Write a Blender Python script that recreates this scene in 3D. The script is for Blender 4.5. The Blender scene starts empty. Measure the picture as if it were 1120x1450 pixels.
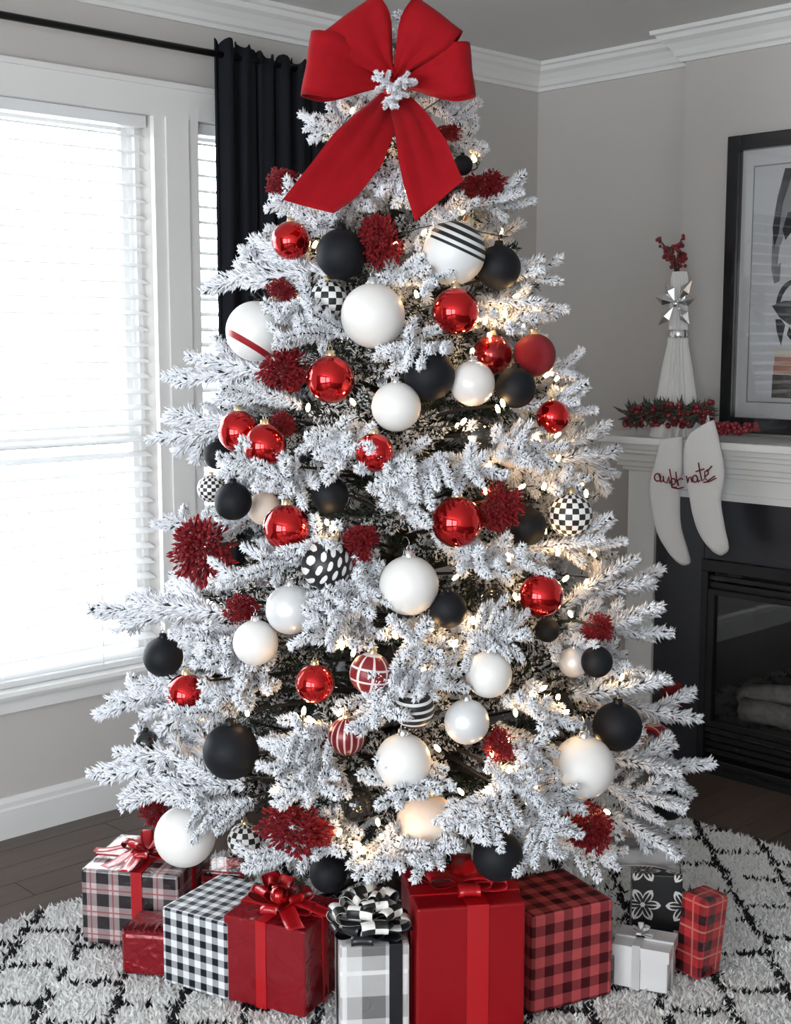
import bpy, bmesh, math, random
import numpy as np
from mathutils import Vector, Matrix

random.seed(7)
rng = np.random.default_rng(7)
scene = bpy.context.scene
COL = scene.collection

# ------------------------------------------------------------------ camera
F_PX = 1882.0                      # focal length in pixels of the 1120 x 1450 frame
CAM_H = 1.6
PITCH = math.radians(7.3)
YAW = math.radians(46.3)
cam_d = bpy.data.cameras.new('camera')
cam = bpy.data.objects.new('camera', cam_d)
COL.objects.link(cam)
cam_d.sensor_fit = 'VERTICAL'
cam_d.sensor_height = 36.0
cam_d.lens = F_PX / 1450.0 * 36.0
cam_d.clip_start = 0.05
cam.location = (0, 0, CAM_H)
cam.rotation_euler = (math.pi / 2 - PITCH, 0, YAW - math.pi / 2)
scene.camera = cam

# ------------------------------------------------------------------ world, exposure
SKY = 9.0
w = bpy.data.worlds.new('overcast_sky')
scene.world = w
w.use_nodes = True
nt = w.node_tree
bg = nt.nodes['Background']
bg.inputs['Color'].default_value = (0.90, 0.96, 1.0, 1)
bg.inputs['Strength'].default_value = SKY
vs = scene.view_settings
vs.view_transform = 'Standard'
vs.look = 'None'
vs.gamma = 1.0
vs.use_curve_mapping = False
vs.exposure = 0.52
scene.cycles.max_bounces = 8
scene.cycles.diffuse_bounces = 4
scene.cycles.glossy_bounces = 4
scene.cycles.transparent_max_bounces = 12
scene.cycles.sample_clamp_indirect = 6.0
scene.cycles.caustics_reflective = False
scene.cycles.caustics_refractive = False

# room dimensions: window wall on Y = WY, fireplace wall on X = NX (niche) / BX (chimney breast)
WY, NX, BX, BY = 3.88, 4.566, 4.456, 3.05
X0, Y0, CEIL = -2.6, -2.6, 2.78
WIN = (0.75, 2.57, 0.485, 2.35)      # first window x0 x1 z0 z1
WIN2 = (2.75, 3.35, 0.485, 2.35)
SIDE = [(-2.3, -0.2, 0.3, 2.45), (0.2, 2.3, 0.3, 2.45)]   # windows in the wall behind the camera (y0 y1 z0 z1)


def portal(name, loc, rot, sx, sy):
    l = bpy.data.lights.new(name, 'AREA')
    l.shape = 'RECTANGLE'
    l.size, l.size_y = sx, sy
    l.cycles.is_portal = True
    o = bpy.data.objects.new(name, l)
    o.location = loc
    o.rotation_euler = rot
    COL.objects.link(o)
    return o


for (a, b, c, d) in (WIN, WIN2):
    portal('daylight_portal', ((a + b) / 2, WY + 0.16, (c + d) / 2), (-math.pi / 2, 0, 0), b - a, d - c)
for (a, b, c, d) in SIDE:
    portal('daylight_portal', (X0 - 0.16, (a + b) / 2, (c + d) / 2), (0, -math.pi / 2, 0), d - c, b - a)

# ------------------------------------------------------------------ pixel -> place helpers


def ray(x, y):
    u = (x - 560) / F_PX
    v = (725 - y) / F_PX
    cy = math.cos(PITCH) + v * math.sin(PITCH)
    cz = -math.sin(PITCH) + v * math.cos(PITCH)
    s, c = math.sin(YAW), math.cos(YAW)
    return np.array([c * cy + s * u, s * cy - c * u, cz]), cy


O = np.array([0, 0, CAM_H])


def on_floor(x, y, z=0.0):
    d, _ = ray(x, y)
    return O + d * (z - CAM_H) / d[2]


def on_x(x, y, xx):
    d, _ = ray(x, y)
    return O + d * xx / d[0]


def on_y(x, y, yy):
    d, _ = ray(x, y)
    return O + d * yy / d[1]


def at_depth(x, y, D):
    d, cy = ray(x, y)
    return O + d * D / cy


def project(p):
    p = np.asarray(p, float) - O
    s, c = math.sin(YAW), math.cos(YAW)
    cx = s * p[..., 0] - c * p[..., 1]
    g = c * p[..., 0] + s * p[..., 1]
    fy = math.cos(PITCH) * g - math.sin(PITCH) * p[..., 2]
    up = math.sin(PITCH) * g + math.cos(PITCH) * p[..., 2]
    return 560 + F_PX * cx / fy, 725 - F_PX * up / fy, g


FWD = np.array([math.cos(YAW), math.sin(YAW), 0])
RIGHT = np.array([math.sin(YAW), -math.cos(YAW), 0])
UP = np.array([0, 0, 1.0])

# ------------------------------------------------------------------ material helpers


class NT:
    def __init__(s, name):
        s.m = bpy.data.materials.new(name)
        s.m.use_nodes = True
        s.t = s.m.node_tree
        s.b = s.t.nodes['Principled BSDF']

    def n(s, kind, **kw):
        nd = s.t.nodes.new(kind)
        for k, v in kw.items():
            setattr(nd, k, v)
        return nd

    def lk(s, a, b):
        s.t.links.new(a, b)

    def put(s, sock, v):
        if hasattr(v, 'is_output') or isinstance(v, bpy.types.NodeSocket):
            s.lk(v, sock)
        else:
            if isinstance(v, tuple) and len(v) == 3 and sock.type == 'RGBA':
                v = v + (1,)
            sock.default_value = v

    def ma(s, op, a, b=0.0, c=0.0, clamp=False):
        nd = s.n('ShaderNodeMath', operation=op, use_clamp=clamp)
        s.put(nd.inputs[0], a)
        s.put(nd.inputs[1], b)
        s.put(nd.inputs[2], c)
        return nd.outputs[0]

    def mix(s, f, a, b):
        nd = s.n('ShaderNodeMix', data_type='RGBA')
        s.put(nd.inputs['Factor'], f)
        s.put(nd.inputs[6], a)
        s.put(nd.inputs[7], b)
        return nd.outputs[2]

    def smooth(s, v, a, b):
        nd = s.n('ShaderNodeMapRange', interpolation_type='SMOOTHSTEP')
        s.put(nd.inputs[0], v)
        nd.inputs[1].default_value = a
        nd.inputs[2].default_value = b
        return nd.outputs[0]

    def noise(s, scale, detail=2.0, coord='Object', rough=0.5, vec=None, dist=0.0):
        nd = s.n('ShaderNodeTexNoise')
        nd.inputs['Scale'].default_value = scale
        nd.inputs['Detail'].default_value = detail
        nd.inputs['Roughness'].default_value = rough
        nd.inputs['Distortion'].default_value = dist
        s.lk(vec if vec is not None else s.coord(coord), nd.inputs['Vector'])
        return nd.outputs['Fac']

    def coord(s, which='Object'):
        return s.n('ShaderNodeTexCoord').outputs[which]

    def xyz(s, which='Object', vec=None):
        nd = s.n('ShaderNodeSeparateXYZ')
        s.lk(vec if vec is not None else s.coord(which), nd.inputs[0])
        return nd.outputs[0], nd.outputs[1], nd.outputs[2]

    def attr(s, name):
        return s.n('ShaderNodeAttribute', attribute_name=name).outputs['Fac']

    def bump(s, h, strength=0.3, dist=0.01):
        nd = s.n('ShaderNodeBump')
        nd.inputs['Strength'].default_value = strength
        nd.inputs['Distance'].default_value = dist
        s.lk(h, nd.inputs['Height'])
        s.lk(nd.outputs[0], s.b.inputs['Normal'])

    def set(s, **kw):
        names = dict(color='Base Color', rough='Roughness', metal='Metallic', coat='Coat Weight', sheen='Sheen Weight',
                     spec='Specular IOR Level', emit='Emission Color', emits='Emission Strength', coat_rough='Coat Roughness',
                     sheen_rough='Sheen Roughness', sss='Subsurface Weight', trans='Transmission Weight', aniso='Anisotropic')
        for k, v in kw.items():
            s.put(s.b.inputs[names[k]], v)
        return s


def plain(name, c, rough=0.5, metal=0.0, var=0.08, nscale=6.0, bump=0.0, bscale=80.0, bdist=0.002, **kw):
    m = NT(name)
    nz = m.noise(nscale, 3)
    dark = tuple(x * (1 - var) for x in c)
    lite = tuple(min(1, x * (1 + var)) for x in c)
    m.set(color=m.mix(nz, dark, lite), rough=rough, metal=metal, **kw)
    if bump:
        m.bump(m.noise(bscale, 3), bump, bdist)
    return m.m


def band(m, v, period, width, off=0.0):
    """1 inside a stripe of the given width, 0 outside"""
    f = m.ma('FRACT', m.ma('DIVIDE', m.ma('ADD', v, off), period))
    return m.ma('LESS_THAN', f, width / period)


M = {}
M['wall'] = plain('wall_paint_greige', (0.56, 0.535, 0.515), 0.85, var=0.02, bump=0.12, bscale=260, bdist=0.001)
M['ceiling'] = plain('ceiling_paint', (0.72, 0.715, 0.71), 0.9, var=0.02, bump=0.1, bscale=120, bdist=0.001)
M['trim'] = plain('white_trim_paint', (0.80, 0.80, 0.79), 0.35, var=0.015)


def m_blind():
    m = NT('white_blind_slat')
    m.set(color=m.mix(m.noise(5), (0.87, 0.87, 0.87), (0.90, 0.90, 0.90)), rough=0.45)
    out = m.t.nodes['Material Output']
    tl = m.n('ShaderNodeBsdfTranslucent')
    tl.inputs[0].default_value = (0.92, 0.93, 0.94, 1)
    mx = m.n('ShaderNodeMixShader')
    mx.inputs[0].default_value = 0.35
    m.lk(m.b.outputs[0], mx.inputs[1])
    m.lk(tl.outputs[0], mx.inputs[2])
    m.lk(mx.outputs[0], out.inputs[0])
    return m.m


M['blind'] = m_blind()
M['curtain'] = plain('black_curtain_cloth', (0.009, 0.010, 0.014), 0.85, var=0.2, bump=0.3, bscale=500, bdist=0.0008, spec=0.2)
M['black_metal'] = plain('black_metal', (0.012, 0.012, 0.013), 0.4, 0.6)
M['slate'] = plain('black_slate', (0.020, 0.021, 0.027), 0.35, var=0.3, nscale=3)
M['insert'] = plain('black_insert_metal', (0.010, 0.010, 0.011), 0.35, 0.3)
M['log'] = plain('grey_ceramic_log', (0.48, 0.46, 0.45), 0.9, var=0.5, nscale=25, bump=0.8, bscale=40, bdist=0.01)
M['silver'] = plain('silver_metal', (0.75, 0.75, 0.76), 0.22, 1.0, var=0.03)
M['gold'] = plain('pale_gold_cap', (0.75, 0.62, 0.40), 0.28, 1.0, var=0.05)
M['mat_board'] = plain('white_mat_board', (0.72, 0.73, 0.75), 0.8, var=0.02)
M['frame'] = plain('black_lacquer_frame', (0.012, 0.012, 0.014), 0.25, var=0.1, coat=0.3)
M['bark'] = plain('dark_branch_wire', (0.035, 0.028, 0.022), 0.9, var=0.4, nscale=40)
M['stem_green'] = plain('dark_green_wire', (0.02, 0.035, 0.02), 0.6, var=0.2)


def m_floor():
    m = NT('dark_walnut_floor')
    x, y, z = m.xyz('Object')
    info = m.n('ShaderNodeObjectInfo')
    rnd = info.outputs['Random']
    mp = m.n('ShaderNodeMapping')
    m.lk(m.coord('Object'), mp.inputs[0])
    mp.inputs['Scale'].default_value = (1.5, 26, 1)
    cmb = m.n('ShaderNodeVectorMath', operation='ADD')
    m.lk(mp.outputs[0], cmb.inputs[0])
    sc = m.n('ShaderNodeVectorMath', operation='SCALE')
    sc.inputs[0].default_value = (31, 17, 5)
    m.lk(rnd, sc.inputs['Scale'])
    m.lk(sc.outputs[0], cmb.inputs[1])
    g = m.noise(2.2, 6, vec=cmb.outputs[0], dist=1.2)
    c = m.mix(g, (0.046, 0.030, 0.024), (0.13, 0.090, 0.070))
    c2 = m.mix(m.ma('MULTIPLY', rnd, 0.45), c, (0.045, 0.029, 0.023))
    m.set(color=c2, rough=0.36)
    m.bump(g, 0.08, 0.002)
    return m.m


M['floor'] = m_floor()


def m_flock():
    m = NT('flocked_needles')
    a = m.attr('flock')
    nz = m.noise(130, 2)
    v = m.ma('ADD', a, m.ma('MULTIPLY', m.ma('SUBTRACT', nz, 0.5), 0.5))
    f = m.smooth(v, 0.16, 0.42)
    m.set(color=m.mix(f, (0.030, 0.036, 0.032), (0.82, 0.83, 0.87)), rough=0.9, spec=0.15)
    return m.m


M['flock'] = m_flock()
M['needle'] = plain('dark_green_needles', (0.018, 0.026, 0.018), 0.8, var=0.4, nscale=30)


def m_ball_red():
    m = NT('shiny_red_glass')
    m.set(color=m.mix(m.noise(5), (0.62, 0.006, 0.008), (0.72, 0.010, 0.012)), rough=0.07, metal=0.92, coat=0.6, coat_rough=0.03)
    return m.m


M['red_ball'] = m_ball_red()
M['dark_red_ball'] = plain('deep_red_glass', (0.25, 0.006, 0.010), 0.15, 0.7, coat=0.5)
M['black_ball'] = plain('matte_black_ball', (0.008, 0.009, 0.012), 0.6, var=0.05, spec=0.2, bump=0.05, bscale=400, bdist=0.0005)
M['gloss_black_ball'] = plain('glossy_black_ball', (0.010, 0.012, 0.013), 0.12, coat=0.5)
M['white_ball'] = plain('matte_white_ball', (0.80, 0.78, 0.76), 0.42, var=0.01)
M['pearl_ball'] = plain('pearl_white_ball', (0.76, 0.72, 0.70), 0.22, var=0.02, coat=0.4)
M['satin_ball'] = plain('satin_white_ball', (0.74, 0.74, 0.75), 0.35, 0.25, var=0.03)
M['cream_ball'] = plain('cream_ball', (0.80, 0.66, 0.56), 0.45, var=0.03)


def m_glitter():
    m = NT('red_glitter')
    vo = m.n('ShaderNodeTexVoronoi')
    vo.inputs['Scale'].default_value = 320
    m.lk(m.coord('Object'), vo.inputs['Vector'])
    sp = m.n('ShaderNodeSeparateColor')
    m.lk(vo.outputs['Color'], sp.inputs[0])
    m.set(color=m.mix(sp.outputs[0], (0.16, 0.004, 0.010), (0.42, 0.012, 0.022)), rough=m.ma('MULTIPLY_ADD', sp.outputs[1], 0.5, 0.25), metal=0.35)
    m.bump(vo.outputs['Distance'], 0.6, 0.002)
    return m.m


M['glitter'] = m_glitter()


def m_ball_stripes(name, axis, period, width, a, b, off=10.0, warp=0.0, metal=0.0, rough=0.4, lo=None, hi=None):
    m = NT(name)
    x, y, z = m.xyz('Object')
    v = (x, y, z)[axis] if axis < 3 else m.ma('MULTIPLY', m.ma('ARCTAN2', y, x), 1 / math.pi)
    if warp:
        v = m.ma('ADD', v, m.ma('MULTIPLY', m.noise(3), warp))
    f = band(m, v, period, width, off)
    if lo is not None:
        f = m.ma('MULTIPLY', f, m.ma('GREATER_THAN', z, lo))
    if hi is not None:
        f = m.ma('MULTIPLY', f, m.ma('LESS_THAN', z, hi))
    m.set(color=m.mix(f, a, b), rough=rough, metal=metal)
    return m.m


# ball meshes have unit radius, so these patterns are in units of the ball's radius
BLK, WHT, RED = (0.012, 0.012, 0.014), (0.80, 0.79, 0.77), (0.45, 0.010, 0.014)
M['bw_stripes'] = m_ball_stripes('black_white_stripes', 2, 0.36, 0.13, BLK, WHT)
M['stripe_top'] = m_ball_stripes('white_ball_striped_top', 2, 0.24, 0.13, (0.74, 0.75, 0.76), BLK, lo=0.12, hi=0.92)
M['red_band'] = m_ball_stripes('white_ball_red_band', 2, 4.0, 0.20, WHT, (0.30, 0.012, 0.018), off=8.62, rough=0.35)
M['red_vertical'] = m_ball_stripes('red_white_vertical_stripes', 3, 0.125, 0.035, (0.16, 0.010, 0.014), (0.70, 0.45, 0.43), metal=0.2, rough=0.3)


def m_ball_lines():
    m = NT('red_ball_white_lines')
    x, y, z = m.xyz('Object')
    an = m.ma('MULTIPLY', m.ma('ARCTAN2', y, x), 1 / math.pi)
    f = m.ma('MAXIMUM', band(m, an, 0.25, 0.045, 10), band(m, z, 0.62, 0.10, 10.28))
    m.set(color=m.mix(f, (0.22, 0.010, 0.014), (0.78, 0.70, 0.68)), rough=0.4)
    return m.m


M['red_lines'] = m_ball_lines()


def m_ball_plaid():
    m = NT('red_plaid_ball')
    x, y, z = m.xyz('Object')
    a = band(m, x, 0.7, 0.35, 10.1)
    b = band(m, z, 0.7, 0.35, 10.1)
    s = m.ma('MULTIPLY', m.ma('ADD', a, b), 0.5)
    f = m.ma('MAXIMUM', band(m, x, 0.7, 0.07, 10.3), band(m, z, 0.7, 0.07, 10.3))
    c = m.mix(s, (0.50, 0.012, 0.016), (0.10, 0.006, 0.010))
    m.set(color=m.mix(f, c, (0.75, 0.55, 0.52)), rough=0.35)
    return m.m


M['plaid_ball'] = m_ball_plaid()


def m_ball_dashes():
    m = NT('black_ball_white_dashes')
    x, y, z = m.xyz('Object')
    u = m.ma('ADD', m.ma('MULTIPLY', x, 0.8), m.ma('MULTIPLY', y, -0.55))
    row = m.ma('FLOOR', m.ma('DIVIDE', m.ma('ADD', u, 10), 0.30))
    off = m.ma('MULTIPLY', m.ma('MODULO', row, 2.0), 0.27)
    fu = m.ma('SUBTRACT', m.ma('FRACT', m.ma('DIVIDE', m.ma('ADD', u, 10), 0.30)), 0.5)
    fz = m.ma('SUBTRACT', m.ma('FRACT', m.ma('DIVIDE', m.ma('ADD', m.ma('ADD', z, 10), off), 0.54)), 0.5)
    d = m.ma('ADD', m.ma('POWER', m.ma('ABSOLUTE', m.ma('DIVIDE', fu, 0.30)), 2.0), m.ma('POWER', m.ma('ABSOLUTE', m.ma('DIVIDE', fz, 0.36)), 2.0))
    d = m.ma('ADD', d, m.ma('MULTIPLY', m.ma('SUBTRACT', m.noise(4), 0.5), 1.2))
    m.set(color=m.mix(m.ma('LESS_THAN', d, 1.0), BLK, WHT), rough=0.45)
    return m.m


M['dashes'] = m_ball_dashes()


def m_ball_check(name, p, base=WHT, side=None):
    m = NT(name)
    x, y, z = m.xyz('Object')
    an = m.ma('MULTIPLY', m.ma('ARCTAN2', y, x), 1 / math.pi)
    a = m.ma('FLOOR', m.ma('DIVIDE', m.ma('ADD', an, 10), p))
    b = m.ma('FLOOR', m.ma('DIVIDE', m.ma('ADD', m.ma('ARCSINE', z), 10), p * 2.6))
    f = m.ma('MODULO', m.ma('ADD', a, b), 2.0)
    c = m.mix(f, BLK, base)
    m.set(color=c, rough=0.45)
    return m.m


M['check_ball'] = m_ball_check('black_white_check_ball', 0.1)
M['lattice_ball'] = m_ball_check('black_white_lattice_ball', 0.125)


def m_split_ball():
    m = NT('pale_and_red_ball')
    x, y, z = m.xyz('Object')
    u = m.ma('ADD', m.ma('MULTIPLY', x, math.sin(YAW)), m.ma('MULTIPLY', y, -math.cos(YAW)))
    m.set(color=m.mix(m.ma('GREATER_THAN', u, 0.25), (0.62, 0.58, 0.57), (0.22, 0.010, 0.018)), rough=0.2, coat=0.4)
    return m.m


M['split_ball'] = m_split_ball()


def m_velvet():
    m = NT('red_velvet_ribbon')
    nz = m.noise(35, 4)
    m.set(color=m.mix(nz, (0.25, 0.002, 0.006), (0.36, 0.004, 0.010)), rough=0.8, sheen=0.04, spec=0.15)
    wv = m.noise(500, 2)
    m.bump(wv, 0.35, 0.001)
    return m.m


M['velvet'] = m_velvet()
M['red_satin'] = plain('red_satin_ribbon', (0.40, 0.005, 0.010), 0.28, var=0.1, bump=0.1, bscale=60, bdist=0.002, coat=0.2)


def paper_uv(m):
    return m.xyz('UV')


def m_gingham(name, p, a, b, rough=0.5, coat=0.0, crinkle=0.1):
    m = NT(name)
    u, v, _ = paper_uv(m)
    s = m.ma('ADD', band(m, u, p, p * 0.5, 10), band(m, v, p, p * 0.5, 10))
    mid = tuple(0.42 * x + 0.58 * y for x, y in zip(a, b))
    c = m.mix(m.ma('GREATER_THAN', s, 0.5), a, mid)
    c = m.mix(m.ma('GREATER_THAN', s, 1.5), c, b)
    m.set(color=c, rough=rough, coat=coat, spec=0.25)
    m.bump(m.noise(30, 3, coord='UV'), crinkle, 0.01)
    return m.m


M['gingham_bw'] = m_gingham('black_white_gingham_paper', 0.036, (0.72, 0.74, 0.76), (0.006, 0.008, 0.015))
M['gingham_red'] = m_gingham('red_buffalo_plaid_paper', 0.052, (0.44, 0.070, 0.075), (0.050, 0.002, 0.005), coat=0.08, crinkle=0.25)


def m_tartan(name, base, dark, line, p=0.09, rough=0.35, coat=0.4, cover=0.36):
    m = NT(name)
    u, v, _ = paper_uv(m)
    a = m.ma('MULTIPLY', m.ma('ADD', band(m, u, p, p * cover, 10), band(m, v, p, p * cover, 10)), 0.5)
    ln = m.ma('MAXIMUM', band(m, u, p, p * 0.07, 10 + p * 0.3), band(m, v, p, p * 0.07, 10 + p * 0.3))
    c = m.mix(a, base, dark)
    c = m.mix(m.ma('MULTIPLY', ln, 0.7), c, line)
    m.set(color=c, rough=rough, coat=coat)
    m.bump(m.noise(34, 3, coord='UV', dist=0.8), 0.35, 0.01)
    return m.m


M['tartan_dark'] = m_tartan('red_black_white_tartan_paper', (0.50, 0.40, 0.40), (0.012, 0.006, 0.010), (0.26, 0.012, 0.02), 0.062, cover=0.55)
M['tartan_silver'] = m_tartan('silver_white_plaid_paper', (0.66, 0.65, 0.65), (0.16, 0.155, 0.155), (0.86, 0.85, 0.85), 0.15, rough=0.4, coat=0.1)
M['tartan_red'] = m_tartan('red_black_tartan_paper', (0.42, 0.025, 0.03), (0.02, 0.006, 0.008), (0.55, 0.20, 0.16), 0.07, rough=0.25)


def m_foil(name, c, rough=0.2, metal=0.3, s=0.5, scale=9, coat=0.3):
    m = NT(name)
    m.set(color=m.mix(m.noise(5), tuple(x * 0.8 for x in c), c), rough=rough, metal=metal, coat=coat, coat_rough=0.12, spec=0.3)
    m.bump(m.noise(scale * 2.0, 2.5, coord='UV', dist=0.5), s, 0.02)
    return m.m


M['foil_red'] = m_foil('red_foil_paper', (0.30, 0.010, 0.018))
M['foil_deep'] = m_foil('deep_red_foil_paper', (0.26, 0.008, 0.016), 0.24, 0.2, 0.6, 14)
M['paper_red'] = m_foil('glossy_red_paper', (0.30, 0.003, 0.008), 0.35, 0.1, 0.12, 4, coat=0.08)
M['paper_white'] = m_foil('pearl_white_paper', (0.70, 0.69, 0.69), 0.35, 0.0, 0.2, 8)
M['black_satin'] = plain('black_satin_ribbon', (0.012, 0.012, 0.015), 0.3, var=0.1, bump=0.1, bscale=60, bdist=0.002)
M['silver_ribbon'] = plain('silver_grey_ribbon', (0.55, 0.54, 0.54), 0.3, 0.2, var=0.05)


def m_check_ribbon():
    m = NT('black_white_check_ribbon')
    u, v, _ = paper_uv(m)
    a = m.ma('FLOOR', m.ma('MULTIPLY', u, 1.999))
    b = m.ma('FLOOR', m.ma('MULTIPLY', v, 3.99))
    f = m.ma('MODULO', m.ma('ADD', m.ma('ADD', a, b), 20.0), 2.0)
    m.set(color=m.mix(f, BLK, (0.82, 0.80, 0.77)), rough=0.5)
    return m.m


M['check_ribbon'] = m_check_ribbon()


def m_snowflake_paper():
    m = NT('black_paper_white_snowflakes')
    u, v, _ = paper_uv(m)
    p = 0.105
    fu = m.ma('SUBTRACT', m.ma('FRACT', m.ma('DIVIDE', m.ma('ADD', u, 10), p)), 0.5)
    fv = m.ma('SUBTRACT', m.ma('FRACT', m.ma('DIVIDE', m.ma('ADD', v, 10), p)), 0.5)
    r = m.ma('SQRT', m.ma('ADD', m.ma('MULTIPLY', fu, fu), m.ma('MULTIPLY', fv, fv)))
    th = m.ma('ARCTAN2', fv, fu)
    petal = m.ma('ABSOLUTE', m.ma('COSINE', m.ma('MULTIPLY', th, 3.0)))
    edge = m.ma('MULTIPLY_ADD', petal, 0.22, 0.17)
    ring = m.ma('LESS_THAN', m.ma('ABSOLUTE', m.ma('SUBTRACT', r, edge)), 0.035)
    arm = m.ma('MULTIPLY', m.ma('GREATER_THAN', petal, 0.985), m.ma('LESS_THAN', r, 0.44))
    dot = m.ma('LESS_THAN', r, 0.06)
    f = m.ma('MAXIMUM', m.ma('MAXIMUM', ring, arm), dot)
    m.set(color=m.mix(f, (0.012, 0.012, 0.013), (0.70, 0.68, 0.66)), rough=0.4)
    return m.m


M['snowflake'] = m_snowflake_paper()


def m_rug():
    m = NT('white_shag_black_trellis')
    geo = m.n('ShaderNodeNewGeometry')
    a0 = m.attr('rootx')
    a1 = m.attr('rooty')
    c, s = math.cos(YAW - math.pi / 4 + math.pi / 4), math.sin(YAW)
    # lattice axes run at forty-five degrees to the rug's sides
    p = m.ma('MULTIPLY', m.ma('ADD', a0, a1), 0.7071)
    q = m.ma('MULTIPLY', m.ma('SUBTRACT', a0, a1), 0.7071)
    cx = m.n('ShaderNodeCombineXYZ')
    m.lk(a0, cx.inputs[0])
    m.lk(a1, cx.inputs[1])
    n1 = m.noise(9, 2, vec=cx.outputs[0])
    n2 = m.noise(33, 2, vec=cx.outputs[0])
    wob = m.ma('ADD', m.ma('MULTIPLY', m.ma('SUBTRACT', n1, 0.5), 0.05), m.ma('MULTIPLY', m.ma('SUBTRACT', n2, 0.5), 0.03))
    P1, P2 = 0.20, 0.165
    cellq = m.ma('FLOOR', m.ma('DIVIDE', m.ma('ADD', q, 10), P2))
    shift = m.ma('MULTIPLY', m.ma('MODULO', cellq, 2.0), P1 * 0.45)
    l1 = band(m, m.ma('ADD', m.ma('ADD', p, wob), shift), P1, 0.021, 10)
    l2 = band(m, m.ma('ADD', q, wob), P2, 0.021, 10)
    gap = m.ma('GREATER_THAN', m.noise(17, 1, vec=cx.outputs[0]), 0.40)
    f = m.ma('MULTIPLY', m.ma('MAXIMUM', l1, l2), gap)
    m.set(color=m.mix(f, (0.88, 0.88, 0.87), (0.020, 0.020, 0.024)), rough=0.95, spec=0.1)
    return m.m


M['rug'] = m_rug()
M['rug_back'] = plain('rug_backing', (0.6, 0.6, 0.58), 0.95)


def m_knit():
    m = NT('white_knit')
    x, y, z = m.xyz('Object')
    wv = m.n('ShaderNodeTexWave', wave_type='BANDS')
    wv.bands_direction = 'DIAGONAL'
    wv.inputs['Scale'].default_value = 110
    wv.inputs['Distortion'].default_value = 2
    m.lk(m.coord('Object'), wv.inputs[0])
    m.set(color=m.mix(wv.outputs['Fac'], (0.70, 0.69, 0.68), (0.80, 0.79, 0.78)), rough=0.9, sheen=0.2)
    m.bump(wv.outputs['Fac'], 0.2, 0.002)
    return m.m


M['knit'] = m_knit()
M['thread'] = plain('dark_red_thread', (0.16, 0.012, 0.022), 0.8, var=0.2)
M['porcelain'] = plain('white_yarn', (0.78, 0.78, 0.77), 0.6, var=0.03, bump=0.2, bscale=200)
M['berry'] = plain('dark_red_berry', (0.20, 0.008, 0.016), 0.3, var=0.35, nscale=60, coat=0.3)
M['leaf'] = plain('grey_green_leaf', (0.055, 0.075, 0.055), 0.7, var=0.4, nscale=40)
M['paper'] = plain('print_paper', (0.66, 0.67, 0.70), 0.7, var=0.03)
M['ink'] = plain('print_black_ink', (0.025, 0.025, 0.032), 0.7, var=0.4, nscale=18)
M['ink_grey'] = plain('print_grey_wash', (0.26, 0.26, 0.28), 0.7, var=0.4, nscale=14)
M['ink_salmon'] = plain('print_salmon_ink', (0.50, 0.24, 0.17), 0.7, var=0.15)
M['ink_brown'] = plain('print_brown_ink', (0.09, 0.075, 0.065), 0.7, var=0.4)
M['ink_cream'] = plain('print_cream_ink', (0.70, 0.62, 0.52), 0.7)


def m_pane(name, ior=1.45, tint=(1, 1, 1)):
    m = NT(name)
    m.t.nodes.remove(m.b)
    out = m.t.nodes['Material Output']
    tr = m.n('ShaderNodeBsdfTransparent')
    tr.inputs[0].default_value = tint + (1,)
    gl = m.n('ShaderNodeBsdfGlossy')
    gl.inputs['Roughness'].default_value = 0.01
    fr = m.n('ShaderNodeFresnel')
    fr.inputs[0].default_value = ior
    mx = m.n('ShaderNodeMixShader')
    m.lk(fr.outputs[0], mx.inputs[0])
    m.lk(tr.outputs[0], mx.inputs[1])
    m.lk(gl.outputs[0], mx.inputs[2])
    m.lk(mx.outputs[0], out.inputs[0])
    return m.m


M['pane'] = m_pane('clear_pane')
M['fire_glass'] = m_pane('smoked_fireplace_glass', 1.5, (0.8, 0.8, 0.8))


def m_bulb():
    m = NT('warm_bulb')
    m.set(color=(1.0, 0.8, 0.5), emit=m.mix(m.noise(60), (1.0, 0.56, 0.22), (1.0, 0.66, 0.32)), emits=42.0, rough=0.3)
    return m.m


M['bulb'] = m_bulb()

# ------------------------------------------------------------------ mesh helpers


def link(name, me, mat, parent=None, matrix=None):
    o = bpy.data.objects.new(name, me)
    if mat is not None and len(me.materials) == 0:
        me.materials.append(M[mat] if isinstance(mat, str) else mat)
    COL.objects.link(o)
    if parent is not None:
        o.parent = parent
    if matrix is not None:
        o.matrix_local = matrix
    return o


def tag(o, label=None, cat=None, group=None, kind=None):
    if label:
        o['label'] = label
    if cat:
        o['category'] = cat
    if group:
        o['group'] = group
    if kind:
        o['kind'] = kind
    return o


def empty(name, loc=(0, 0, 0), rz=0.0):
    o = bpy.data.objects.new(name, None)
    o.location = loc
    o.rotation_euler = (0, 0, rz)
    o.empty_display_size = 0.05
    COL.objects.link(o)
    return o


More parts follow.
